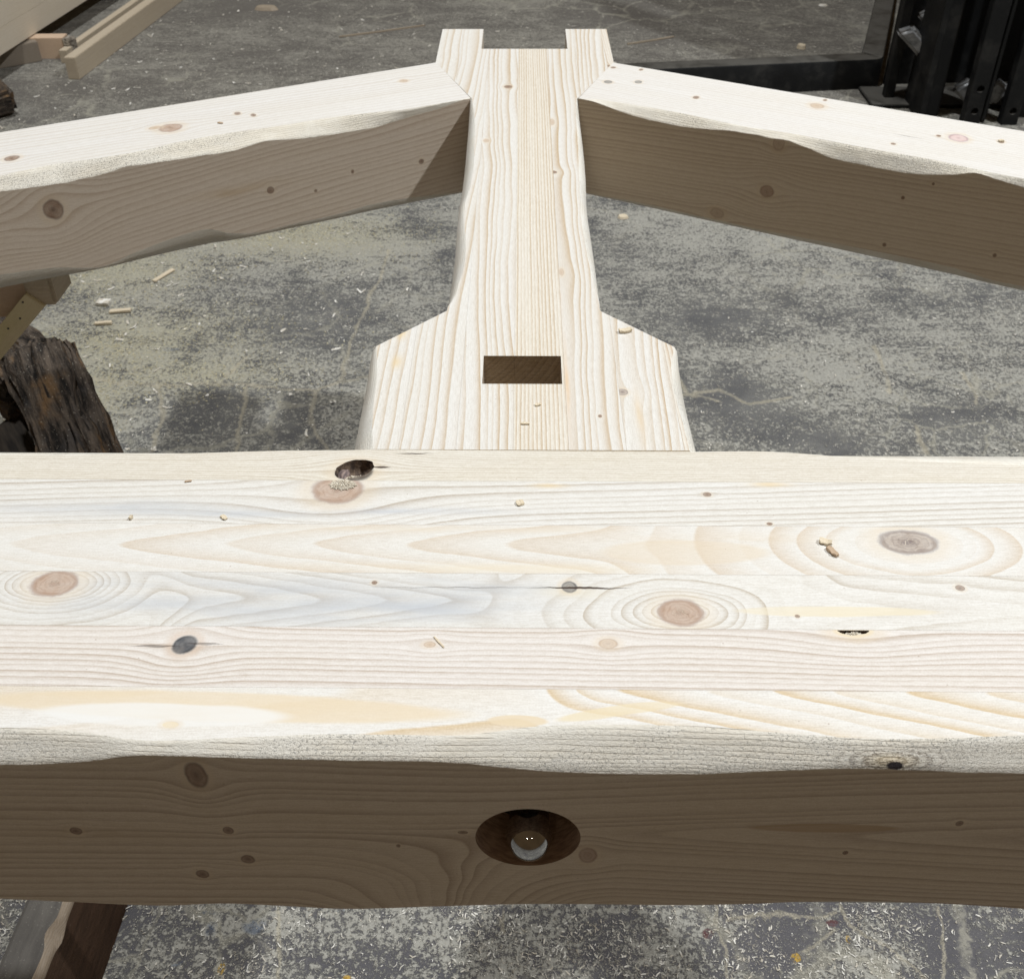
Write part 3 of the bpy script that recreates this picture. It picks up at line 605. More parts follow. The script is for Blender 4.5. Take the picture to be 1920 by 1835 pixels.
pcfg=[dict(seed=31,fv=125,A=.017,su=4.5,irr=1.5,wide=.3,amp=.95,knots=[],stains=[(.66,-.100,.010,.004,YEL,.9),(.62,-.1,.008,.004,YEL,.8)]),
 dict(seed=32,fv=110,fu=-4,A=.017,su=4.5,irr=1.5,wide=.35,amp=1.,knots=[]),
 dict(seed=33,fv=150,fu=3,A=.017,su=4.5,irr=1.5,wide=.45,amp=1.1,sharp=2.,knots=[pk(0,'small',.9),pk(3,'faint',.8)]),
 dict(seed=34,fv=330,amp=1.15,sharp=2.,irr=.25,A=.002,early=(.79,.755,.68),knots=[]),
 dict(seed=35,fv=135,fu=-2,amp=1.2,A=.017,su=4.5,irr=1.5,wide=.6,sharp=2.,knots=[pk(1,'faint',1.),pk(2,'small',1.2),pk(5,'small'),(.76,.0325,.006,.0022,'faint',1.6)],stains=[(.70,.0290,.03,.0016,(.74,.50,.30),.95),(.59,.0315,.05,.0020,(.74,.54,.34),.8)]),
 dict(seed=36,fv=140,fu=-6,A=.017,su=4.5,irr=1.5,wide=.6,amp=1.15,sharp=1.8,knots=[pk(4,'purple',1.6)],stains=[(.56,.083,.03,.003,(.74,.58,.38),.6)]),
 dict(seed=37,fv=290,fu=5,amp=1.2,irr=.4,sharp=1.8,early=(.79,.75,.68),late=(.52,.37,.22),knots=[(1.2868,.1105,.004,.0036,'small',1.)])]
mortise_wood=wood('mortise_end_grain',39,amp=1.,sharp=1.6,wide=.6,amin=.6,early=(.62,.47,.30),late=(.30,.18,.09),fields=[('log',-.09,.05,1.,28.,.01)],fine=.3,bump=1.)
post_side=wood('post_side_wood',38,fv=260,fu=2,amp=.7,early=(.74,.66,.55))
for i in range(7):
    bm=pbm.copy()
    if i<6: cutplane(bm,(pb[i+1]-.00004,0,0),(1,0,0))
    if i>0: cutplane(bm,(pb[i]+.00004,0,0),(-1,0,0))
    if not bm.faces: bm.free(); continue
    me=bm_mesh(bm,'lamella')
    pmats=[wood('post_lamella_wood_%d'%i,late=PL,**{k:v for k,v in pcfg[i].items() if k!='late'}) if 'late' not in pcfg[i] else wood('post_lamella_wood_%d'%i,**pcfg[i]),post_side,hew3,mortise_wood]
    for me in islands(me):
        set_uv(me,lambda co,n,mi:(co.y,co.x) if (abs(n.z)>.8 and mi!=2) else ((co.y,co.z) if abs(n.x)>abs(n.y) else (co.x,co.z)) if mi!=2 else (co.y,co.z-abs(co.x)*.7))
        shade(me,30,(2,))
        link('lamella',me,pmats,post)
pbm.free()

# ---- rafters
def rafter(s,cfg_top,cfg_face,lab):
    nm='L' if s<0 else 'R'; a=R(25.6 if s<0 else 26.6)
    O=Vector((s*.0664,1.173,0)); dv=Vector((s*math.cos(a),-math.sin(a),0)); nv=Vector((s*math.sin(a),math.cos(a),0))
    side='left' if s<0 else 'right'; ft,fc,fb=[smooth([tuple(t) for t in D[side][k]]) for k in('ft','fc','fb')]
    W=.1375; T=.1275 if s>0 else .1265
    def sec(u):
        vt=max(.0006,tab(ft,5.+s,.004,.02,u)); zc=min(-.0006,tab(fc,7.+s,-.018,-.005,u)); zb=max(-T+.0015,tab(fb,9.+s,-T+.002,-T+.02,u))
        if u<.02: zb=max(-T+.0008,zb-(.02-u)*.02)
        j=lambda k,b:mnoise.noise((u*60,k,s))*b+mnoise.noise((u*280,k+9,s))*b*.7
        vt+=j(1,.0003); zc+=j(2,.0007)*min(1,abs(zc)/.006); ib=min(.007,(T+zb)*.30)
        sh=lambda v:(u+(.0004+(-.0080 if s<0 else -.0103)*v/W) if u<.001 else u)
        P=[(vt,0.)]
        for t in(.3,.6,.85): P.append((vt*(1-t)+j(3+t*5,.0004),zc*t+j(4+t*5,.0004)))
        P+=[(0.,zc),(0.,zb),(ib*.4,zb+(-T-zb)*.5),(ib,-T),(W-.004,-T),(W,-T+.004),(W,-.0015),(W-.001,0.)]
        return [tuple(O+dv*sh(v)+nv*v+Vector((0,0,z))) for v,z in P]
    us=sorted(set([0.]+list(np.round(np.arange(.002,.66,.0024),5))+list(np.round(np.arange(.66,1.95,.02),4))))
    bm=loft(us,sec,[2,2,2,2,1,2,2,1,1,1,1,0])
    cutplane(bm,(0,.5325,0),(0,-1,0))
    me=bm_mesh(bm,'rafter')
    inv=lambda co:((co-O).dot(dv),(co-O).dot(nv),co.z)
    def uvf(co,n,mi):
        u,v,z=inv(co)
        if mi==2: return (u,z+v*.8)
        return (u,v) if abs(n.z)>.8 else (u,z)
    set_uv(me,uvf); shade(me,30,(2,))
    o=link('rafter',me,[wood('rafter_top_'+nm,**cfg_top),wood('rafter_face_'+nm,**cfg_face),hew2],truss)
    o['label']=lab
kL=[(*k,kd,1.) for k,kd in zip(D['left']['kt'],('brown','small','small','small','faint','faint'))]
kR=[(*k,kd,1.) for k,kd in zip(D['right']['kt'],('grey','grey','small','small','small','faint','small','pink','small','small','small'))]
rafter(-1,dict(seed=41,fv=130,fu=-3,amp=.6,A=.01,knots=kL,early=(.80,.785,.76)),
  dict(seed=42,fv=150,fu=14,amp=.8,A=.02,su=2.5,sharp=2.6,early=(.83,.72,.60),late=(.46,.31,.19),knots=[(*k,kd,p) for k,kd,p in zip(D['left']['kf'],('small','small','small','small','small'),(1.7,1,1,1,1))],stains=[(.30,-.062,.05,.006,(.62,.46,.28),.7)]),'left rafter with rough hewn front edge')  # face colour raised to carry light bounced off the floor
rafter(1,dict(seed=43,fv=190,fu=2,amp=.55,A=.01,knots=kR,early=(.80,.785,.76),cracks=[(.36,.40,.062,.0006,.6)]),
  dict(seed=44,fv=180,fu=-8,amp=.7,A=.016,su=2.5,sharp=2.4,early=(.80,.69,.54),late=(.40,.25,.14),knots=[(*k,kd,p) for k,kd,p in zip(D['right']['kf'],('brown','small','small','small','small','faint','faint'),(1.5,1,1,1,1,1,1))]),'right rafter with deeply scalloped front edge')  # floor bounce light is mixed into this face colour too

# ================================================================= FLOOR
fm=Mat('concrete_floor_with_sawdust'); X,Y,Zz=fm.obj()
big=fm.noise(fm.vec(X*1.6,Y*2.6,0.),1.,4.,.6)
mid=fm.noise(fm.vec(X*9,Y*13,3.),1.,4.,.65)
fin=fm.noise(fm.vec(X*60,Y*70,5.),1.,3.,.7)
grn=fm.noise(fm.vec(X*420,Y*520,7.),1.,3.,.75)
stk=fm.noise(fm.vec(X*9,Y*60,9.),1.,2.,.6)
wob=(mid-.5)*.9; finc=fin-.5
def gsum(lst,w_=1.):
    t=None
    for (x,y,rx,ry) in lst:
        e=gauss(X+wob*rx,Y+finc*abs(ry),x,y,max(rx,1e-3),max(abs(ry),1e-3)); t=e if t is None else t.max(e)
    return t*w_
dustv=(big-.5)*1.5+(mid-.5)*1.5+(fin-.5)*1.5+(stk-.5)*.5+.5
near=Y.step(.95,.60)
_a=fm.nt.nodes.new('ShaderNodeAttribute'); _a.attribute_name='dust_map'; _q=fm.nt.nodes.new('ShaderNodeSeparateXYZ'); fm.nt.links.new(_a.outputs['Vector'],_q.inputs[0])
blob=S(fm.nt,_q.outputs[0]); yel=S(fm.nt,_q.outputs[1])
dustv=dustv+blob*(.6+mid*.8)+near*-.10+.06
far=Y.step(2.3,3.2)
dustv=dustv-far*.10
med=fm.noise(fm.vec(X*170,Y*170,6.),1.,2.,.7)
dm=(dustv+(grn-.5)*1.8+(med-.5)*2.3+(fin-.5)*.6).step(.20,.72)
base_=fm.mix(mid.step(.3,.7),(.115,.115,.117),(.20,.198,.19))
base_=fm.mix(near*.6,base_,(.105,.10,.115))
base_=fm.mix(far*.75,base_,(.165,.15,.13))
yelc=fm.mix((yel*(fin*1.5)).clamp(),(.44,.43,.385),(.53,.50,.36))
yelc=fm.mix(far*.7,yelc,(.30,.28,.24))
yelc=fm.mix(med.step(.62,.40)*.45,yelc,(.27,.26,.225)); yelc=fm.mix(grn.step(.58,.70)*.5,yelc,(.62,.60,.52))
col=fm.mix(dm*.9,base_,yelc)
# dark pits and aggregate
vo,vc=fm.voro(fm.vec(X,Y*1.2,0.),130.,1.)
col=fm.mix((vo.step(.20,.08)*fin.step(.5,.6))*.6,col,(.035,.035,.04))
# cracks and joints filled with sawdust
fm_n=fm.noise(fm.vec(X*14,Y*14,11.),1.,3.); fm_n2=fm.noise(fm.vec(X*14,Y*14,17.),1.,3.)
Xc=X+(fm_n-.5)*.035+(fin-.5)*.010; Yc=Y+(fm_n2-.5)*.035+(med-.5)*.007
seg=lambda ax,ay,bx,by: segd(Xc,Yc,ax,ay,bx,by)
dc=None
for l in D['cracks']:
    for a,b in zip(l,l[1:]):
        q=seg(*a,*b); dc=q if dc is None else dc.min(q)
cw=fin*.5+fm_n*.5
ck=(dc/(cw*cw*.016+.0006+(med-.5)*.006)).step(1.5,.2)*(grn*.6+.60)*(mid.step(.30,.50,.35,1.))
dc2=None
for l in D['cracks2']:
    for a,b in zip(l,l[1:]):
        q=seg(*a,*b); dc2=q if dc2 is None else dc2.min(q)
ck2=(dc2/(cw*cw*.008+.0003+(med-.5)*.003)).step(1.4,.3)*(grn.step(.3,.6,.2,1.))
col=fm.mix((ck.max(ck2))*.85,col,fm.mix(grn.step(.3,.7),(.40,.37,.29),(.54,.49,.38)))
vo3,_=fm.voro(fm.vec(Xc+(fin-.5)*.03,Yc+(fm_n-.5)*.12,4.),4.2,1.,'DISTANCE_TO_EDGE')
vo4,_=fm.voro(fm.vec(Yc+(fin-.5)*.02,Xc+(fm_n2-.5)*.08,8.),9.5,1.,'DISTANCE_TO_EDGE')
gate=fm.noise(fm.vec(X*1.1,Y*1.1,21.),1.,2.)
hair=(vo3.step(.030,.004)*gate.step(.50,.62)).max(vo4.step(.035,.006)*gate.step(.46,.36))*(mid.step(.34,.55,.15,1.))
col=fm.mix(hair*(grn*.7+.35),col,(.43,.41,.34))
shadeedge=(dc/.02).step(1.,.5)*(dc/.009).step(.6,1.)
col=fm.mix(gsum(D['blobs']['blue'],1.).step(.35,.75)*fin.step(.42,.58)*.55,col,(.07,.12,.22))
col=fm.mix(gsum(D['blobs']['ochre'],1.).step(.4,.7)*med.step(.42,.52),col,(.55,.36,.08))
col=fm.mix(gsum(D['blobs']['red'],1.).step(.4,.6)*fin.step(.3,.5)*.7,col,(.15,.045,.045))
# fine salt of dust grains
v2,_=fm.voro(fm.vec(X,Y,2.),620.,1.)
col=fm.mix(v2.step(.20,.10)*(big.step(.3,.6,.35,.8)),col,(.60,.57,.50))
hgt=dm*.5+fin*.5+grn*.7-ck*.0
fmat=fm.out(col,hgt,.0025,.8,rough=.8)
def grid_floor():
    gx=[-8,-5,-3.5]+list(np.round(np.arange(-2.4,2.41,.03),3))+[3.5,5,8]; gy=[-6,-3,-1,0]+list(np.round(np.arange(.3,4.8,.03),3))+[6,8,12]
    X_,Y_=np.meshgrid(gx,gy); nx_,ny_=len(gx),len(gy)
    V=np.stack([X_.ravel(),Y_.ravel(),np.full(X_.size,Z0)],1)
    i_=np.arange(nx_*ny_).reshape(ny_,nx_); F_=np.stack([i_[:-1,:-1],i_[:-1,1:],i_[1:,1:],i_[1:,:-1]],-1).reshape(-1,4)
    me=bpy.data.meshes.new('floor'); me.from_pydata(V.tolist(),[],F_.tolist()); me.update()
    def g(l): 
        t=np.zeros(len(V))
        for (x,y,rx,ry) in l: t=np.maximum(t,np.exp(-((V[:,0]-x)/rx)**2-((V[:,1]-y)/abs(ry))**2))
        return t
    b=D['blobs']; ye=g(b['yellow']); col_=np.stack([g(b['dust'])*.32+ye*.42-g(b['dark'])*.45,ye,ye*0],1)
    at=me.attributes.new('dust_map','FLOAT_VECTOR','POINT'); at.data.foreach_set('vector',col_.astype(np.float32).ravel())
    return me
fo=link('floor',grid_floor(),fmat); fo['kind']='structure'

# ---- sawdust and shavings on the floor
def chips(name,n,xr,yr,lr,wr,mat,seed,dens=None,curl=.4,z=Z0,asp=None):
    rg=np.random.RandomState(seed); xs_=rg.uniform(*xr,n*2); ys_=rg.uniform(*yr,n*2)
    if dens is not None:
        keep=[i for i in range(n*2) if rg.rand()<dens(xs_[i],ys_[i])][:n]; xs_=xs_[keep]; ys_=ys_[keep]
    else: xs_=xs_[:n];ys_=ys_[:n]
    n=len(xs_); a=rg.uniform(0,2*np.pi,n); L=lr[0]+(lr[1]-lr[0])*rg.rand(n)**2.2; Wd=wr[0]+(wr[1]-wr[0])*rg.rand(n)**1.8
    tilt=rg.normal(0,.25,n); cu=rg.normal(0,curl,n)
    d_=np.stack([np.cos(a),np.sin(a)],1); s_=np.stack([-np.sin(a),np.cos(a)],1)
    V=np.zeros((n,6,3)); 
    for k,(t,) in enumerate(((-1,),(0,),(1,))):
        cx=xs_+d_[:,0]*L*.5*t+s_[:,0]*cu*L*.3*t*t; cy=ys_+d_[:,1]*L*.5*t+s_[:,1]*cu*L*.3*t*t
        cz=z+.0006+np.abs(cu)*L*.25*(t*t)+rg.rand(n)*.0006
        wd=Wd*(1. if t==0 else .65)
        for sgn,idx in((-1,0),(1,1)):
            V[:,k*2+idx,0]=cx+s_[:,0]*wd*.5*sgn; V[:,k*2+idx,1]=cy+s_[:,1]*wd*.5*sgn; V[:,k*2+idx,2]=cz+sgn*np.sin(tilt)*wd*.5+np.abs(np.sin(tilt))*wd*.5
    b=np.arange(n)[:,None]*6
    F=np.concatenate([b+np.array([0,1,3,2]),b+np.array([2,3,5,4])])
    me=bpy.data.meshes.new(name); me.from_pydata(V.reshape(-1,3).tolist(),[],F.tolist()); me.update()
    o=link(name,me,mat); o['kind']='stuff'; return o
def shav_mat(name,c0,c1):
    m=Mat(name); x,y,z=m.obj(); n=m.noise(m.vec(x*90,y*90,z*90),1.,2.)
    return m.out(m.mix(n.step(.35,.65),c0,c1),None,rough=.8)
sw=shav_mat('shaving_wood',(.88,.86,.80),(.60,.55,.46))
sw2=shav_mat('sawdust_wood',(.66,.63,.56),(.40,.37,.31))
swy=shav_mat('sawdust_yellow_wood',(.62,.56,.36),(.46,.41,.28))
def dnear(x,y): return .12+.88*max(0,min(1,.35+1.9*mnoise.noise((x*11,y*14,0))+.8*mnoise.noise((x*40,y*40,3))))
chips('sawdust',8500,(-.66,.66),(.30,.66),(.0010,.0075),(.0004,.0018),sw,1,dnear,.5)
chips('sawdust',30000,(-.66,.66),(.30,.66),(.0006,.003),(.0003,.0010),sw2,2,dnear,.4)
def dmid(x,y): return .25+.75*max(0,min(1,.45+1.5*mnoise.noise((x*2.3,y*3.5,4))))
chips('sawdust',26000,(-1.6,1.6),(1.25,3.2),(.0012,.0062),(.0008,.0026),sw2,3,dmid,.4)
chips('sawdust',7000,(-1.6,1.6),(1.25,3.0),(.0015,.0075),(.0008,.0028),sw,4,dmid,.5)
def dy(x,y):
    t=0
    for (bx,by,rx,ry) in D['blobs']['yellow']: t=max(t,math.exp(-((x-bx)/rx)**2-((y-by)/ry)**2))
    return t*(.4+.6*max(0,min(1,.5+1.5*mnoise.noise((x*8,y*12,7)))))
chips('sawdust',26000,(-1.3,-.2),(1.3,2.4),(.0010,.0050),(.0010,.0030),swy,5,dy,.3)
chips('sawdust',3500,(-2.,2.),(2.6,4.4),(.004,.016),(.002,.006),sw2,6,None,.4)
chips('wood_shavings',420,(-1.6,.2),(1.35,4.0),(.008,.022),(.003,.007),sw,7,lambda x,y:.2+.8*(x<-.3),.6)
# dust lying in the cracks
def crack_grains():
    rg=np.random.RandomState(5); pts=[]
    for l in D['cracks']:
        for a,b in zip(l,l[1:]):
            L=math.hypot(b[0]-a[0],b[1]-a[1])
            for i in range(int(L*1500)):
                t=rg.rand(); pts.append((a[0]+(b[0]-a[0])*t+rg.normal(0,.005),a[1]+(b[1]-a[1])*t+rg.normal(0,.005)))
    return pts

# ================================================================= WOOD CHIPS ON THE TRUSS
chipm=wood('chip_wood',51,fv=900,amp=.8,early=(.78,.68,.50),late=(.52,.36,.20),spots=False)
chipd=wood('chip_wood_dark',52,fv=900,amp=.8,early=(.52,.36,.22),late=(.30,.18,.1),spots=False)
def chip(px,py,L,W,H,rot,label,mat=chipm,curl=0.,seed=0,z=0.):
    rg=random.Random(seed); bm=bmesh.new(); n=6; T_=[];B_=[]
    for i in range(n+1):
        t=i/n-.5; wd=W*(.55+.45*math.cos(t*2.4))*(1+rg.uniform(-.15,.15)); zc=curl*(t*t)*4*L
        for lst,zo in((T_,H),(B_,0.)):
            lst.append([bm.verts.new((t*L,-wd/2+rg.uniform(-.1,.1)*W,zc+zo*(.7+.3*rg.random()))),bm.verts.new((t*L,wd/2,zc+zo*rg.uniform(.6,1)))])
    for i in range(n):
        bm.faces.new((T_[i][0],T_[i+1][0],T_[i+1][1],T_[i][1])); bm.faces.new((B_[i][1],B_[i+1][1],B_[i+1][0],B_[i][0]))
        bm.faces.new((T_[i][1],T_[i+1][1],B_[i+1][1],B_[i][1])); bm.faces.new((B_[i][0],B_[i+1][0],T_[i+1][0],T_[i][0]))
    for i in(0,n): bm.faces.new((T_[i][0],T_[i][1],B_[i][1],B_[i][0]))
    bmesh.ops.recalc_face_normals(bm,faces=bm.faces)
    me=bm_mesh(bm,'wood_chip'); set_uv(me,lambda co,nn,mi:(co.x,co.y+co.z)); 
    me.transform(Matrix.Translation((px,py,z+.0003))@Matrix.Rotation(R(rot),4,'Z'))
    o=link('wood_chip',me,mat,loc=(px,py,z)); tag(o,label,'wood chip',group='loose wood chips lying on the truss'); return o
C=D['chips']
chip(*C[0],.0075,.0048,.0018,-20,'pale rolled chip on tie beam near the purple knot, the upper one of two',curl=.12,seed=1)
chip(*C[1],.0085,.0040,.0022,-60,'orange brown splintered chip on tie beam just below the rolled pale chip',chipd,seed=2)
chip(*C[2],.0050,.0045,.0014,20,'small square pale chip on tie beam in front of the king post',seed=3)
chip(*C[3],.0050,.0030,.0012,-40,'small greenish pale chip on the blue stained lamella, left of the brown knot',seed=4)
chip(*C[4],.0030,.0018,.0022,80,'tiny white chip standing on the blue stained lamella at left',seed=5)
chip(*C[5],.0045,.0014,.0008,12,'thin reddish splinter at the rear of the tie beam, left of the open knot hole',chipd,seed=6)
chip(*C[6],.0058,.0024,.0012,-4,'flat chip on king post foot close to the tie beam',seed=7)
chip(*C[7],.0040,.0028,.0012,20,'tiny chip on king post foot right under the mortise',seed=8)
chip(*C[8],.0105,.0048,.0025,15,'light chip on the right shoulder of the king post foot',curl=.08,seed=9)
chip(C[9][0],C[9][1],.0095,.0010,.0006,-50,'hair thin pale splinter beside a faint knot in the middle of the tie beam',seed=10)
# two little chips on the rafters
chip(-.3566,1.0932,.0065,.0028,.0014,-15,'small tan chip on the left rafter, above its oval knot',chipd,seed=12)
chip(.5343,1.0433,.0060,.0042,.0022,-15,'small pale chip at the right end of the right rafter',seed=13)

# ================================================================= THINGS AROUND
def tf(p0,ax,up=(0,0,1)):
    """frame at p0 with x along ax"""
    x=Vector(ax).normalized(); u=Vector(up); y=u.cross(x).normalized(); z=x.cross(y)
    M=Matrix((x,y,z)).transposed().to_4x4(); M.translation=Vector(p0); return M
def plank(name,M,L,W,H,mats,parent=None,loc=None,bev=.0015,rough=0.,seed=0,seg=1,swap=False):
    """timber from the frame origin: x 0..L, y 0..W, z 0..H, edges eased"""
    bm=boxbm(0,L,0,W,0,H,0)
    if bev: bmesh.ops.bevel(bm,geom=bm.edges[:],offset=bev,segments=2,affect='EDGES')
    if rough>0:
        bmesh.ops.subdivide_edges(bm,edges=bm.edges[:],cuts=seg*2 if rough>.01 else seg,use_grid_fill=True)
        for v in bm.verts:
            q=mnoise.noise_vector(Vector((v.co.x*7,v.co.y*26,v.co.z*26+seed)))*rough+mnoise.noise_vector(Vector((v.co.x*22,v.co.y*80,v.co.z*80+seed)))*rough*.5+mnoise.noise_vector(Vector((v.co.x*90,v.co.y*240,v.co.z*240+seed)))*rough*.22
            v.co+=Vector((q.x*.8,q.y,q.z))
    bmesh.ops.recalc_face_normals(bm,faces=bm.faces)
    me=bm_mesh(bm,name)
    set_uv(me,lambda co,n,mi:(co.y,co.z) if abs(n.x)>.7 else ((co.x,co.y) if abs(n.z)>abs(n.y) else (co.x,co.z+.3)))
    me.transform(M)
    if M.determinant()<0: me.flip_normals()
    shade(me,40)
    return link(name,me,mats,parent,loc)
old=wood('aged_timber',61,fv=160,amp=.8,early=(.54,.45,.32),late=(.34,.25,.16),A=.01,fine=.2)
olddark=wood('aged_timber_dark',62,fv=160,amp=.8,early=(.30,.23,.15),late=(.17,.12,.07),A=.01,fine=.2)  # darker copy; on the sawhorse rail it stands for painted shade
bearer_shade_m=wood('bearer_wood_painted_shade',67,fv=160,amp=.8,early=(.17,.13,.09),late=(.10,.07,.045))  # wood darkened to carry the shade below the beam
beamw=wood('stacked_beam_wood',63,fv=90,amp=.35,early=(.76,.68,.55),late=(.64,.54,.40),A=.01,knots=[(.7,.45,.02,.02,'faint',1.)])
pinkw=wood('pink_pine',64,fv=220,amp=.4,early=(.66,.47,.32),late=(.52,.34,.21))
yelw=wood('yellow_pine_batten',65,fv=120,amp=.35,early=(.80,.70,.46),late=(.62,.5,.3),stains=[(.1,.03,.1,.02,(.55,.5,.16),.5)])
# -- batten on the floor, top left
b=D['batten']; A0=Vector(b[1][:2]+[Z0+.0]) ; dirb=(Vector(b[2])-Vector(b[0])); 
th=empty('batten',A0); tag(th,'narrow square edged batten lying on the floor, behind the left rafter','batten')
plank('timber',tf(b[0],dirb),1.9,.040,.076,old,th,bev=.002)
# -- pallet-like thin lath beside it
la=empty('lath',(-1.62,3.55,Z0)); tag(la,'thin grey lath lying along the back of the batten','lath')
plank('timber',tf((-1.600,3.40,Z0+.001),dirb),1.7,.028,.045,old,la,bev=.001)
# -- block carrying a big beam
bl=D['block']; x0=min(bl[0][0],bl[2][0]); 
th=empty('bearer_block',(-1.70,3.47,Z0)); tag(th,'short pinkish softwood block under the end of the big pale beam','block')
plank('timber',tf((-1.98,3.441,Z0),(1,0.02,0)),.355,.050,.075,[pinkw],th,bev=.001)
m=Mat('chewed_end_grain'); x,y,z=m.obj(); n_=m.noise(m.vec(x*120,y*120,z*120),1.,4.,.7)
bark=m.out(m.mix(n_.step(.4,.6),(.10,.085,.07),(.50,.45,.38)),n_,.004,1.)
plank('rough_end',tf((-1.6255,3.443,Z0+.001),(1,.02,0)),.034,.045,.070,[bark],th,bev=.003,rough=.004,seg=5)
# big beam on it
g=D['bigbeam']; A_=Vector(g[0]); B_=Vector(g[2]); db=(B_-A_); db.z=0
th=empty('stacked_beam',(g[1][0],g[1][1],-.672)); tag(th,'wide pale glued beam raised on a block at the far left','beam')
Mb=tf(A_-db.normalized()*.9+Vector((0,0,.004)),db)
for k in range(4):
    plank('lamella',Mb@Matrix.Translation((0,0,k*.0803)),3.4,.20,.080,beamw,th,bev=.0008)
# bearer under the big beam, its shade put into the wood colour
th=empty('bearer',(-1.9,3.2,Z0)); tag(th,'bearer under the big pale beam, its shade painted dark brown','bearer')
plank('timber',tf((-2.3,3.02,Z0),(.62,.42,0)),.72,.09,.07,bearer_shade_m,th,bev=.002)
# -- weathered upright foot at far left
wm=Mat('weathered_bark_timber'); u_,v_=wm.uv()
n1=wm.noise(wm.vec(u_*14,v_*80,0.),1.,5.,.68); n2=wm.noise(wm.vec(u_*9,v_*14,3.),1.,4.,.62); n3=wm.noise(wm.vec(u_*200,v_*320,3.),1.,3.,.7)
col=wm.mix(n1.step(.36,.64),(.012,.010,.009),(.125,.098,.076))
col=wm.mix(n2.step(.52,.68)*.9,col,(.21,.125,.06))
col=wm.mix((n2.step(.46,.30))*.7,col,(.075,.07,.07))
col=wm.mix(n3.step(.62,.72)*.7,col,(.30,.27,.23))
v5,_=wm.voro(wm.vec(u_*.4,v_,1.),300.,1.); col=wm.mix(v5.step(.13,.06)*.8,col,(.62,.58,.48))
barkm=wm.out(col,n1*1.1+n3*.5+n2*.8,.005,1.,rough=.85)
tm=Mat('shadow_black'); u_,v_=tm.uv(); n1=tm.noise(tm.vec(u_*14,v_*80,0.),1.,4.,.6); shadow_m=tm.out(tm.mix(n1.step(.3,.7),(.012,.010,.009),(.045,.036,.028)),n1,.002,1.,rough=.9)  # near-black colour standing for the deep shadow beside the sleeper
def rough_log(name,p0,p1,W,H,seed,label,cat,rough=.010,mat=barkm,up=(0,0,1)):
    p0=Vector(p0);p1=Vector(p1); L=(p1-p0).length
    th=empty(name,(p0+p1)/2); tag(th,label,cat)
    plank('timber',tf(p0,p1-p0,up)@Matrix.Translation((0,-W/2,-H/2)),L,W,H,mat,th,bev=.012,rough=rough,seed=seed,seg=10)
    return th
rough_log('weathered_stump',(-1.83,3.12,Z0+.12),(-1.60,2.90,Z0+.045),.08,.08,2.,'dark weathered timber leg end at the far left edge, behind the left rafter','timber',.006)
l1=D['log1']
# leaning weathered sleeper on the left
rough_log('weathered_sleeper',(-.770,1.275,-.455),(-.530,.90,-.72),.105,.05,5.,'dark rotten old sleeper leaning down behind the tie beam at left','sleeper',.017,up=(-.25,-.2,1))
rough_log('shadow_plank',(-.93,1.20,-.60),(-.66,.86,-.735),.26,.04,6.,'near black board put in for the deep shadow left of the leaning rotten sleeper','plank',.008,mat=shadow_m)  # board added to fill the shadow gap left of the sleeper
rough_log('weathered_offcut',(-1.02,1.44,-.52),(-.800,1.30,-.55),.10,.12,9.,'greyish brown weathered offcut behind the leaning rotten sleeper','offcut',.015)
# -- saw horse under the left rafter
hs=empty('sawhorse',(-.72,1.0,Z0)); tag(hs,'low wooden sawhorse of pale boards under the left rafter','sawhorse')
hp=D['horse']; hz0=-.1285
plank('top_rail',tf((-1.25,.990,hz0-.030),(1,0,0)),1.25-.548,.045,.030,olddark,hs,bev=.001)  # dark timber colour stands in for shade on the rail
plank('end_block',tf((-.5795,.969,-.1755),(1,0,0)),.034,.050,.0450,old,hs,bev=.004)
plank('apron',tf((-1.25,.9795,-.198),(1,0,0)),.668,.018,.050,pinkw,hs,bev=.001)
# diagonal brace in the plane y=.965
pA=Vector((hp[3][0],.965,hp[3][2])); pB=Vector((hp[6][0],.965,hp[6][2])); pT=Vector((hp[4][0],.965,hp[4][2]))
ax=(pB-pA).normalized(); side=(pT-pA); wdt=(side-ax*side.dot(ax)).length
br=plank('brace',tf(pA,ax,(0,-1,0)) if tf(pA,ax,(0,-1,0)).col[1].to_3d().dot(side)>0 else tf(pA,ax,(0,1,0)),.62,wdt,.012,yelw,hs,bev=.0008)
for t,s_ in((.012,.85),(.035,.5),(.058,.62),(.075,.75)):
    P_=pA+ax*t+(side-ax*side.dot(ax))*s_
    nb=bmesh.new(); bmesh.ops.create_cone(nb,cap_ends=True,segments=10,radius1=.0012,radius2=.0012,depth=.0010)
    bmesh.ops.rotate(nb,verts=nb.verts,matrix=Matrix.Rotation(R(90),3,'X')); bmesh.ops.translate(nb,verts=nb.verts,vec=P_+Vector((0,-.0168 if False else -.0004,0)))
    link('nail',bm_mesh(nb,'nail'),zinc,hs)
for xx in(-1.0,-1.20):
    plank('leg',tf((xx,1.02,-.16),(-.10,.16,-1),(0,1,0)),.60,.06,.02,old,hs,bev=.001)
    plank('leg',tf((xx,1.0,-.16),(-.10,-.05,-1),(0,1,0)),.60,.05,.02,old,hs,bev=.001)
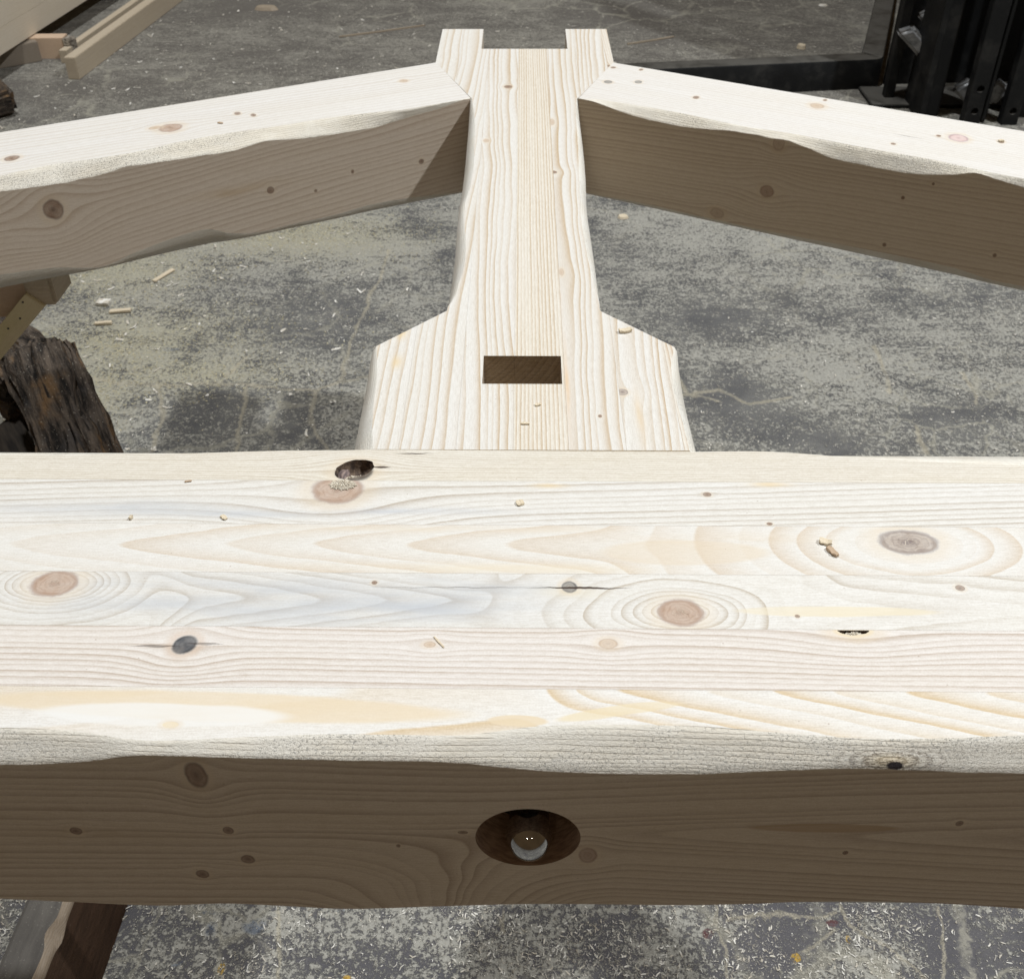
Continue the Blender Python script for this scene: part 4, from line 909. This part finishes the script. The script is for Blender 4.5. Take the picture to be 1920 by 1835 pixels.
# -- old timber on the floor, bottom left
pl=D['plank']; a_=Vector(pl[0]); b_=Vector(pl[1]); ax=(b_-a_).normalized()
pm1=Mat('dusty_timber_top'); u_,v_=pm1.uv(); n1=pm1.noise(pm1.vec(u_*12,v_*60,0.),1.,4.,.6); n2=pm1.noise(pm1.vec(u_*400,v_*400,0.),1.,3.,.7)
g1=pm1.noise(pm1.vec(u_*10,v_*10,2.),1.,3.)
col=pm1.mix(n1.step(.3,.7),(.12,.112,.104),(.20,.188,.17)); col=pm1.mix(n2.step(.62,.7)*g1.step(.4,.6),col,(.66,.63,.56))
topm=pm1.out(col,n1+n2*.4,.002,1.,rough=.85)
pm2=Mat('brown_timber_side'); u_,v_=pm2.uv(); n1=pm2.noise(pm2.vec(u_*10,v_*50,0.),1.,4.,.6); n2=pm2.noise(pm2.vec(u_*200,v_*200,0.),1.,3.,.7)
col=pm2.mix(n1.step(.3,.7),(.10,.062,.042),(.165,.10,.066)); col=pm2.mix(n2.step(.68,.74)*.5,col,(.6,.5,.4))
sidem=pm2.out(col,n1+n2*.3,.0015,1.,rough=.7)
th=empty('old_floor_timber',(a_.x,a_.y,Z0)); tag(th,'dusty old squared timber with split brown side standing on the floor, bottom left','timber')
def floor_timber():
    # right edge of the top runs a_->b_, beyond both ways; 0.04 wide, down to the floor
    st=a_-ax*.25; L=.62; bm=bmesh.new(); rows=[]; n=110
    w_=pl[2]; wid=.039; Hh=.13
    nrm=Vector((ax.y,-ax.x,0)); 
    if nrm.x>0: nrm=-nrm
    for i in range(n+1):
        t=i/n*L; P=st+ax*t
        jg=mnoise.noise((t*35,0,1))*.0022+mnoise.noise((t*120,0,2))*.0012
        gash=max(0,1-abs(t-.28)/.016)*.006
        jl=mnoise.noise((t*30,5,1))*.002
        z1=P.z
        rows.append([bm.verts.new(P+nrm*(wid+jl)),bm.verts.new(P+nrm*(.004+jg+gash)+Vector((0,0,.0))),bm.verts.new(P-nrm*(.0012+jg*.3-gash*.5)+Vector((0,0,-.004-gash))),
            bm.verts.new(P-nrm*.004+Vector((0,0,-.009-gash*1.4))),bm.verts.new(P-nrm*(.014)+Vector((0,0,-Hh+.0))),bm.verts.new(P+nrm*(wid+.012)+Vector((0,0,-Hh))),bm.verts.new(P+nrm*(wid+.006)+Vector((0,0,-.006)))])
    m_=len(rows[0]); tg=[0,1,1,2,2,0,0]
    for A1,B1 in zip(rows,rows[1:]):
        for j in range(m_):
            fc=bm.faces.new((A1[j],A1[(j+1)%m_],B1[(j+1)%m_],B1[j])); fc.material_index=[0,1,1,2,2,2,0][j]
    bm.faces.new(rows[0]).material_index=1; bm.faces.new(rows[-1]).material_index=1
    bmesh.ops.recalc_face_normals(bm,faces=bm.faces)
    me=bm_mesh(bm,'timber'); set_uv(me,lambda co,nn,mi:(co.y,co.x) if abs(nn.z)>.6 else (co.y,co.z)); shade(me,30)
    splint=wood('split_edge_wood',66,fv=500,amp=1.,early=(.50,.40,.30),late=(.25,.17,.11),bump=1.)
    link('timber',me,[topm,splint,sidem],th)
floor_timber()

# ================================================================= STEEL FRAME, top right
sm=Mat('black_painted_steel'); x,y,z=sm.obj(); n_=sm.noise(sm.vec(x*14,y*14,z*14),1.,5.,.65); n2=sm.noise(sm.vec(x*150,y*150,z*150),1.,3.)
gn=sm.nt.nodes.new('ShaderNodeNewGeometry'); gq=sm.nt.nodes.new('ShaderNodeSeparateXYZ'); sm.nt.links.new(gn.outputs['Normal'],gq.inputs[0]); lit_top=S(sm.nt,gq.outputs[2]).step(.5,.95)*n_.step(.2,.6,.35,1.)  # upward faces painted lighter, standing for light on the tops
steel=sm.out(sm.mix(lit_top,sm.mix(n_.step(.46,.72),(.006,.0065,.007),(.028,.027,.025)),(.095,.09,.08)),n2,.0006,.6,rough=n_.step(.3,.7,.5,.8)); sm.b.inputs['Specular IOR Level'].default_value=.3
gm=Mat('grey_cast_metal'); x,y,z=gm.obj(); n_=gm.noise(gm.vec(x*30,y*30,z*30),1.,5.,.65)
cast=gm.out(gm.mix(n_.step(.35,.65),(.15,.155,.16),(.36,.36,.36)),n_,.002,.8,rough=.5); gm.b.inputs['Metallic'].default_value=.3
fr=empty('steel_frame',(1.3,3.1,Z0)); tag(fr,'black painted steel machine frame with drilled uprights on the floor, top right','steel frame')
def sweep_rail():
    # rounded-corner low rail: path in plan, square section .075 wide x .10 tall with rounded upper edge
    path=[(-.1,3.005),(.37,3.064)]
    c0=Vector((1.158,3.172)); 
    for t in np.linspace(0,1,8):
        a=t*R(70); path.append((1.128+.055*math.sin(a)*1.0+.0,3.160+.055*(1-math.cos(a))))
    path+=[(1.41,3.83),(1.80,4.95)]
    prof=[(0,0),(0,.094),(.003,.0985),(.008,.10),(.062,.10),(.068,.098),(.07,.092),(.07,0)]
    bm=bmesh.new(); rings=[]
    for i,p in enumerate(path):
        a=Vector(path[max(0,i-1)]); b=Vector(path[min(len(path)-1,i+1)]); d_=(b-a).normalized(); nl=Vector((-d_.y,d_.x))
        rings.append([bm.verts.new((p[0]+nl.x*q,p[1]+nl.y*q,Z0+h)) for q,h in prof])
    for A1,B1 in zip(rings,rings[1:]):
        for j in range(len(prof)): bm.faces.new((A1[j],A1[(j+1)%len(prof)],B1[(j+1)%len(prof)],B1[j]))
    bm.faces.new(rings[0]);bm.faces.new(rings[-1][::-1])
    bmesh.ops.recalc_face_normals(bm,faces=bm.faces); me=bm_mesh(bm,'base_rail'); shade(me,35); return me
link('base_rail',sweep_rail(),steel,fr)
def upright(x0,w_,y,dep,holes,ztop=.9):
    """flat bar standing on edge with drilled holes"""
    bm=boxbm(x0,x0+w_,y,y+dep,Z0,ztop,0); bmesh.ops.bevel(bm,geom=bm.edges[:],offset=.002,segments=1,affect='EDGES')
    me=bm_mesh(bm,'upright')
    if holes:
        cs=[cyl(x0+w_*.55,zz,.011,y-.03,y+dep*.6,24,0) for zz in holes]
        me=boolean(me,cs)
    me.materials.clear(); shade(me,30)
    return link('upright',me,steel,fr)
upright(1.215,.020,2.90,.14,())       # left flange, lit edge
upright(1.237,.050,2.93,.06,())
upright(1.335,.052,2.86,.03,(Z0+.045,Z0+.115,Z0+.43,Z0+.75))
upright(1.400,.012,2.88,.12,())
upright(1.452,.050,2.86,.03,(Z0+.045,Z0+.30,Z0+.60))
upright(1.515,.05,2.92,.10,())
upright(1.155,.030,3.05,.03,())
upright(1.600,.09,3.0,.12,())
# back plate closing the frame
plank('back_plate',tf((1.20,3.20,Z0),(1,.06,0)),1.2,.012,1.7,steel,fr,bev=.001)
plank('foot_plate',tf((1.10,2.99,Z0+.001),(1,0,0)),.60,.16,.012,steel,fr,bev=.002)
# grey cast lugs between the uprights
def lug(x,y,z,L,W,H,rot,tilt,nm='cast_lug'):
    bm=boxbm(-L/2,L/2,-W/2,W/2,-H/2,H/2,0)
    for v in bm.verts:
        if v.co.x<0 and v.co.z>0: v.co.x*=.72
    bmesh.ops.bevel(bm,geom=bm.edges[:],offset=.010,segments=3,affect='EDGES')
    me=bm_mesh(bm,nm); me.transform(Matrix.Translation((x,y,z))@Matrix.Rotation(R(rot),4,'Z')@Matrix.Rotation(R(tilt),4,'Y')); shade(me,40)
    return link(nm,me,cast,fr)
lug(1.222,3.04,-.560,.17,.07,.045,-10,42)
lug(1.262,3.06,-.500,.12,.035,.045,-10,42)
lug(1.372,2.95,-.675,.085,.05,.06,-15,40)
lug(1.448,2.95,-.675,.06,.04,.07,-15,30)
# ---- loose bits on the far floor
fb=D['floorbits']
def stick(p,L,w_,rot,label,mat=olddark,h=.006,cat='splinter'):
    o=plank('splinter',tf((p[0],p[1],Z0+.0006),(math.cos(R(rot)),math.sin(R(rot)),0)),L,w_,h,mat,None,loc=(p[0],p[1],Z0),bev=.0008,rough=.002,seg=4,seed=p[0]*9)
    tag(o,label,cat); return o
stick((fb[1][0]-.15,fb[1][1]-.06),.34,.006,24,'long thin dark splinter on the floor left of the king post head')
stick((fb[2][0]-.08,fb[2][1]-.05),.20,.006,25,'thin dark splinter on the floor right of the king post head')
def disc(p,rx,ry,h,label,mat,cat,seed=0):
    bm=bmesh.new(); n=18; rg=random.Random(seed); A=[];B=[]
    for i in range(n):
        a=2*math.pi*i/n; q=1+rg.uniform(-.12,.12); A.append(bm.verts.new((p[0]+rx*q*math.cos(a),p[1]+ry*q*math.sin(a),Z0+.0008))); B.append(bm.verts.new((p[0]+rx*.8*q*math.cos(a),p[1]+ry*.8*q*math.sin(a),Z0+h)))
    bm.faces.new(A[::-1]);bm.faces.new(B);[bm.faces.new((A[i],A[(i+1)%n],B[(i+1)%n],B[i])) for i in range(n)]
    me=bm_mesh(bm,'offcut'); set_uv(me,lambda co,nn,mi:(co.x,co.y)); o=link('offcut',me,mat,loc=(p[0],p[1],Z0)); tag(o,label,cat)
disc(fb[3],.019,.016,.004,'small white round flake on the floor inside the black steel frame',sw,'wood chip',1)
disc(fb[4],.016,.018,.014,'small knobbly pale chip on the floor beside the black steel rail',chipm,'wood chip',2)
disc(fb[6],.014,.012,.006,'little tan chip on the floor just right of the king post shaft',chipm,'wood chip',3)
disc(fb[0],.05,.03,.012,'curved brown scrap of bark on the floor at the top of the picture',olddark,'bark scrap',4)
stick((fb[8][0]-.02,fb[8][1]),.045,.012,6,'flat cream offcut on the yellow sawdust behind the rotten sleeper',chipm,.006,'offcut')
stick((fb[9][0]-.012,fb[9][1]),.028,.020,-4,'small white square offcut on the yellow sawdust',sw,.008,'offcut')
stick((fb[10][0]-.015,fb[10][1]),.036,.009,4,'curled tan shaving lying nearest the rotten sleeper',chipm,.006,'shaving')
stick((fb[11][0]-.01,fb[11][1]),.06,.012,58,'long cream shaving on the floor under the left rafter',chipm,.004,'shaving')
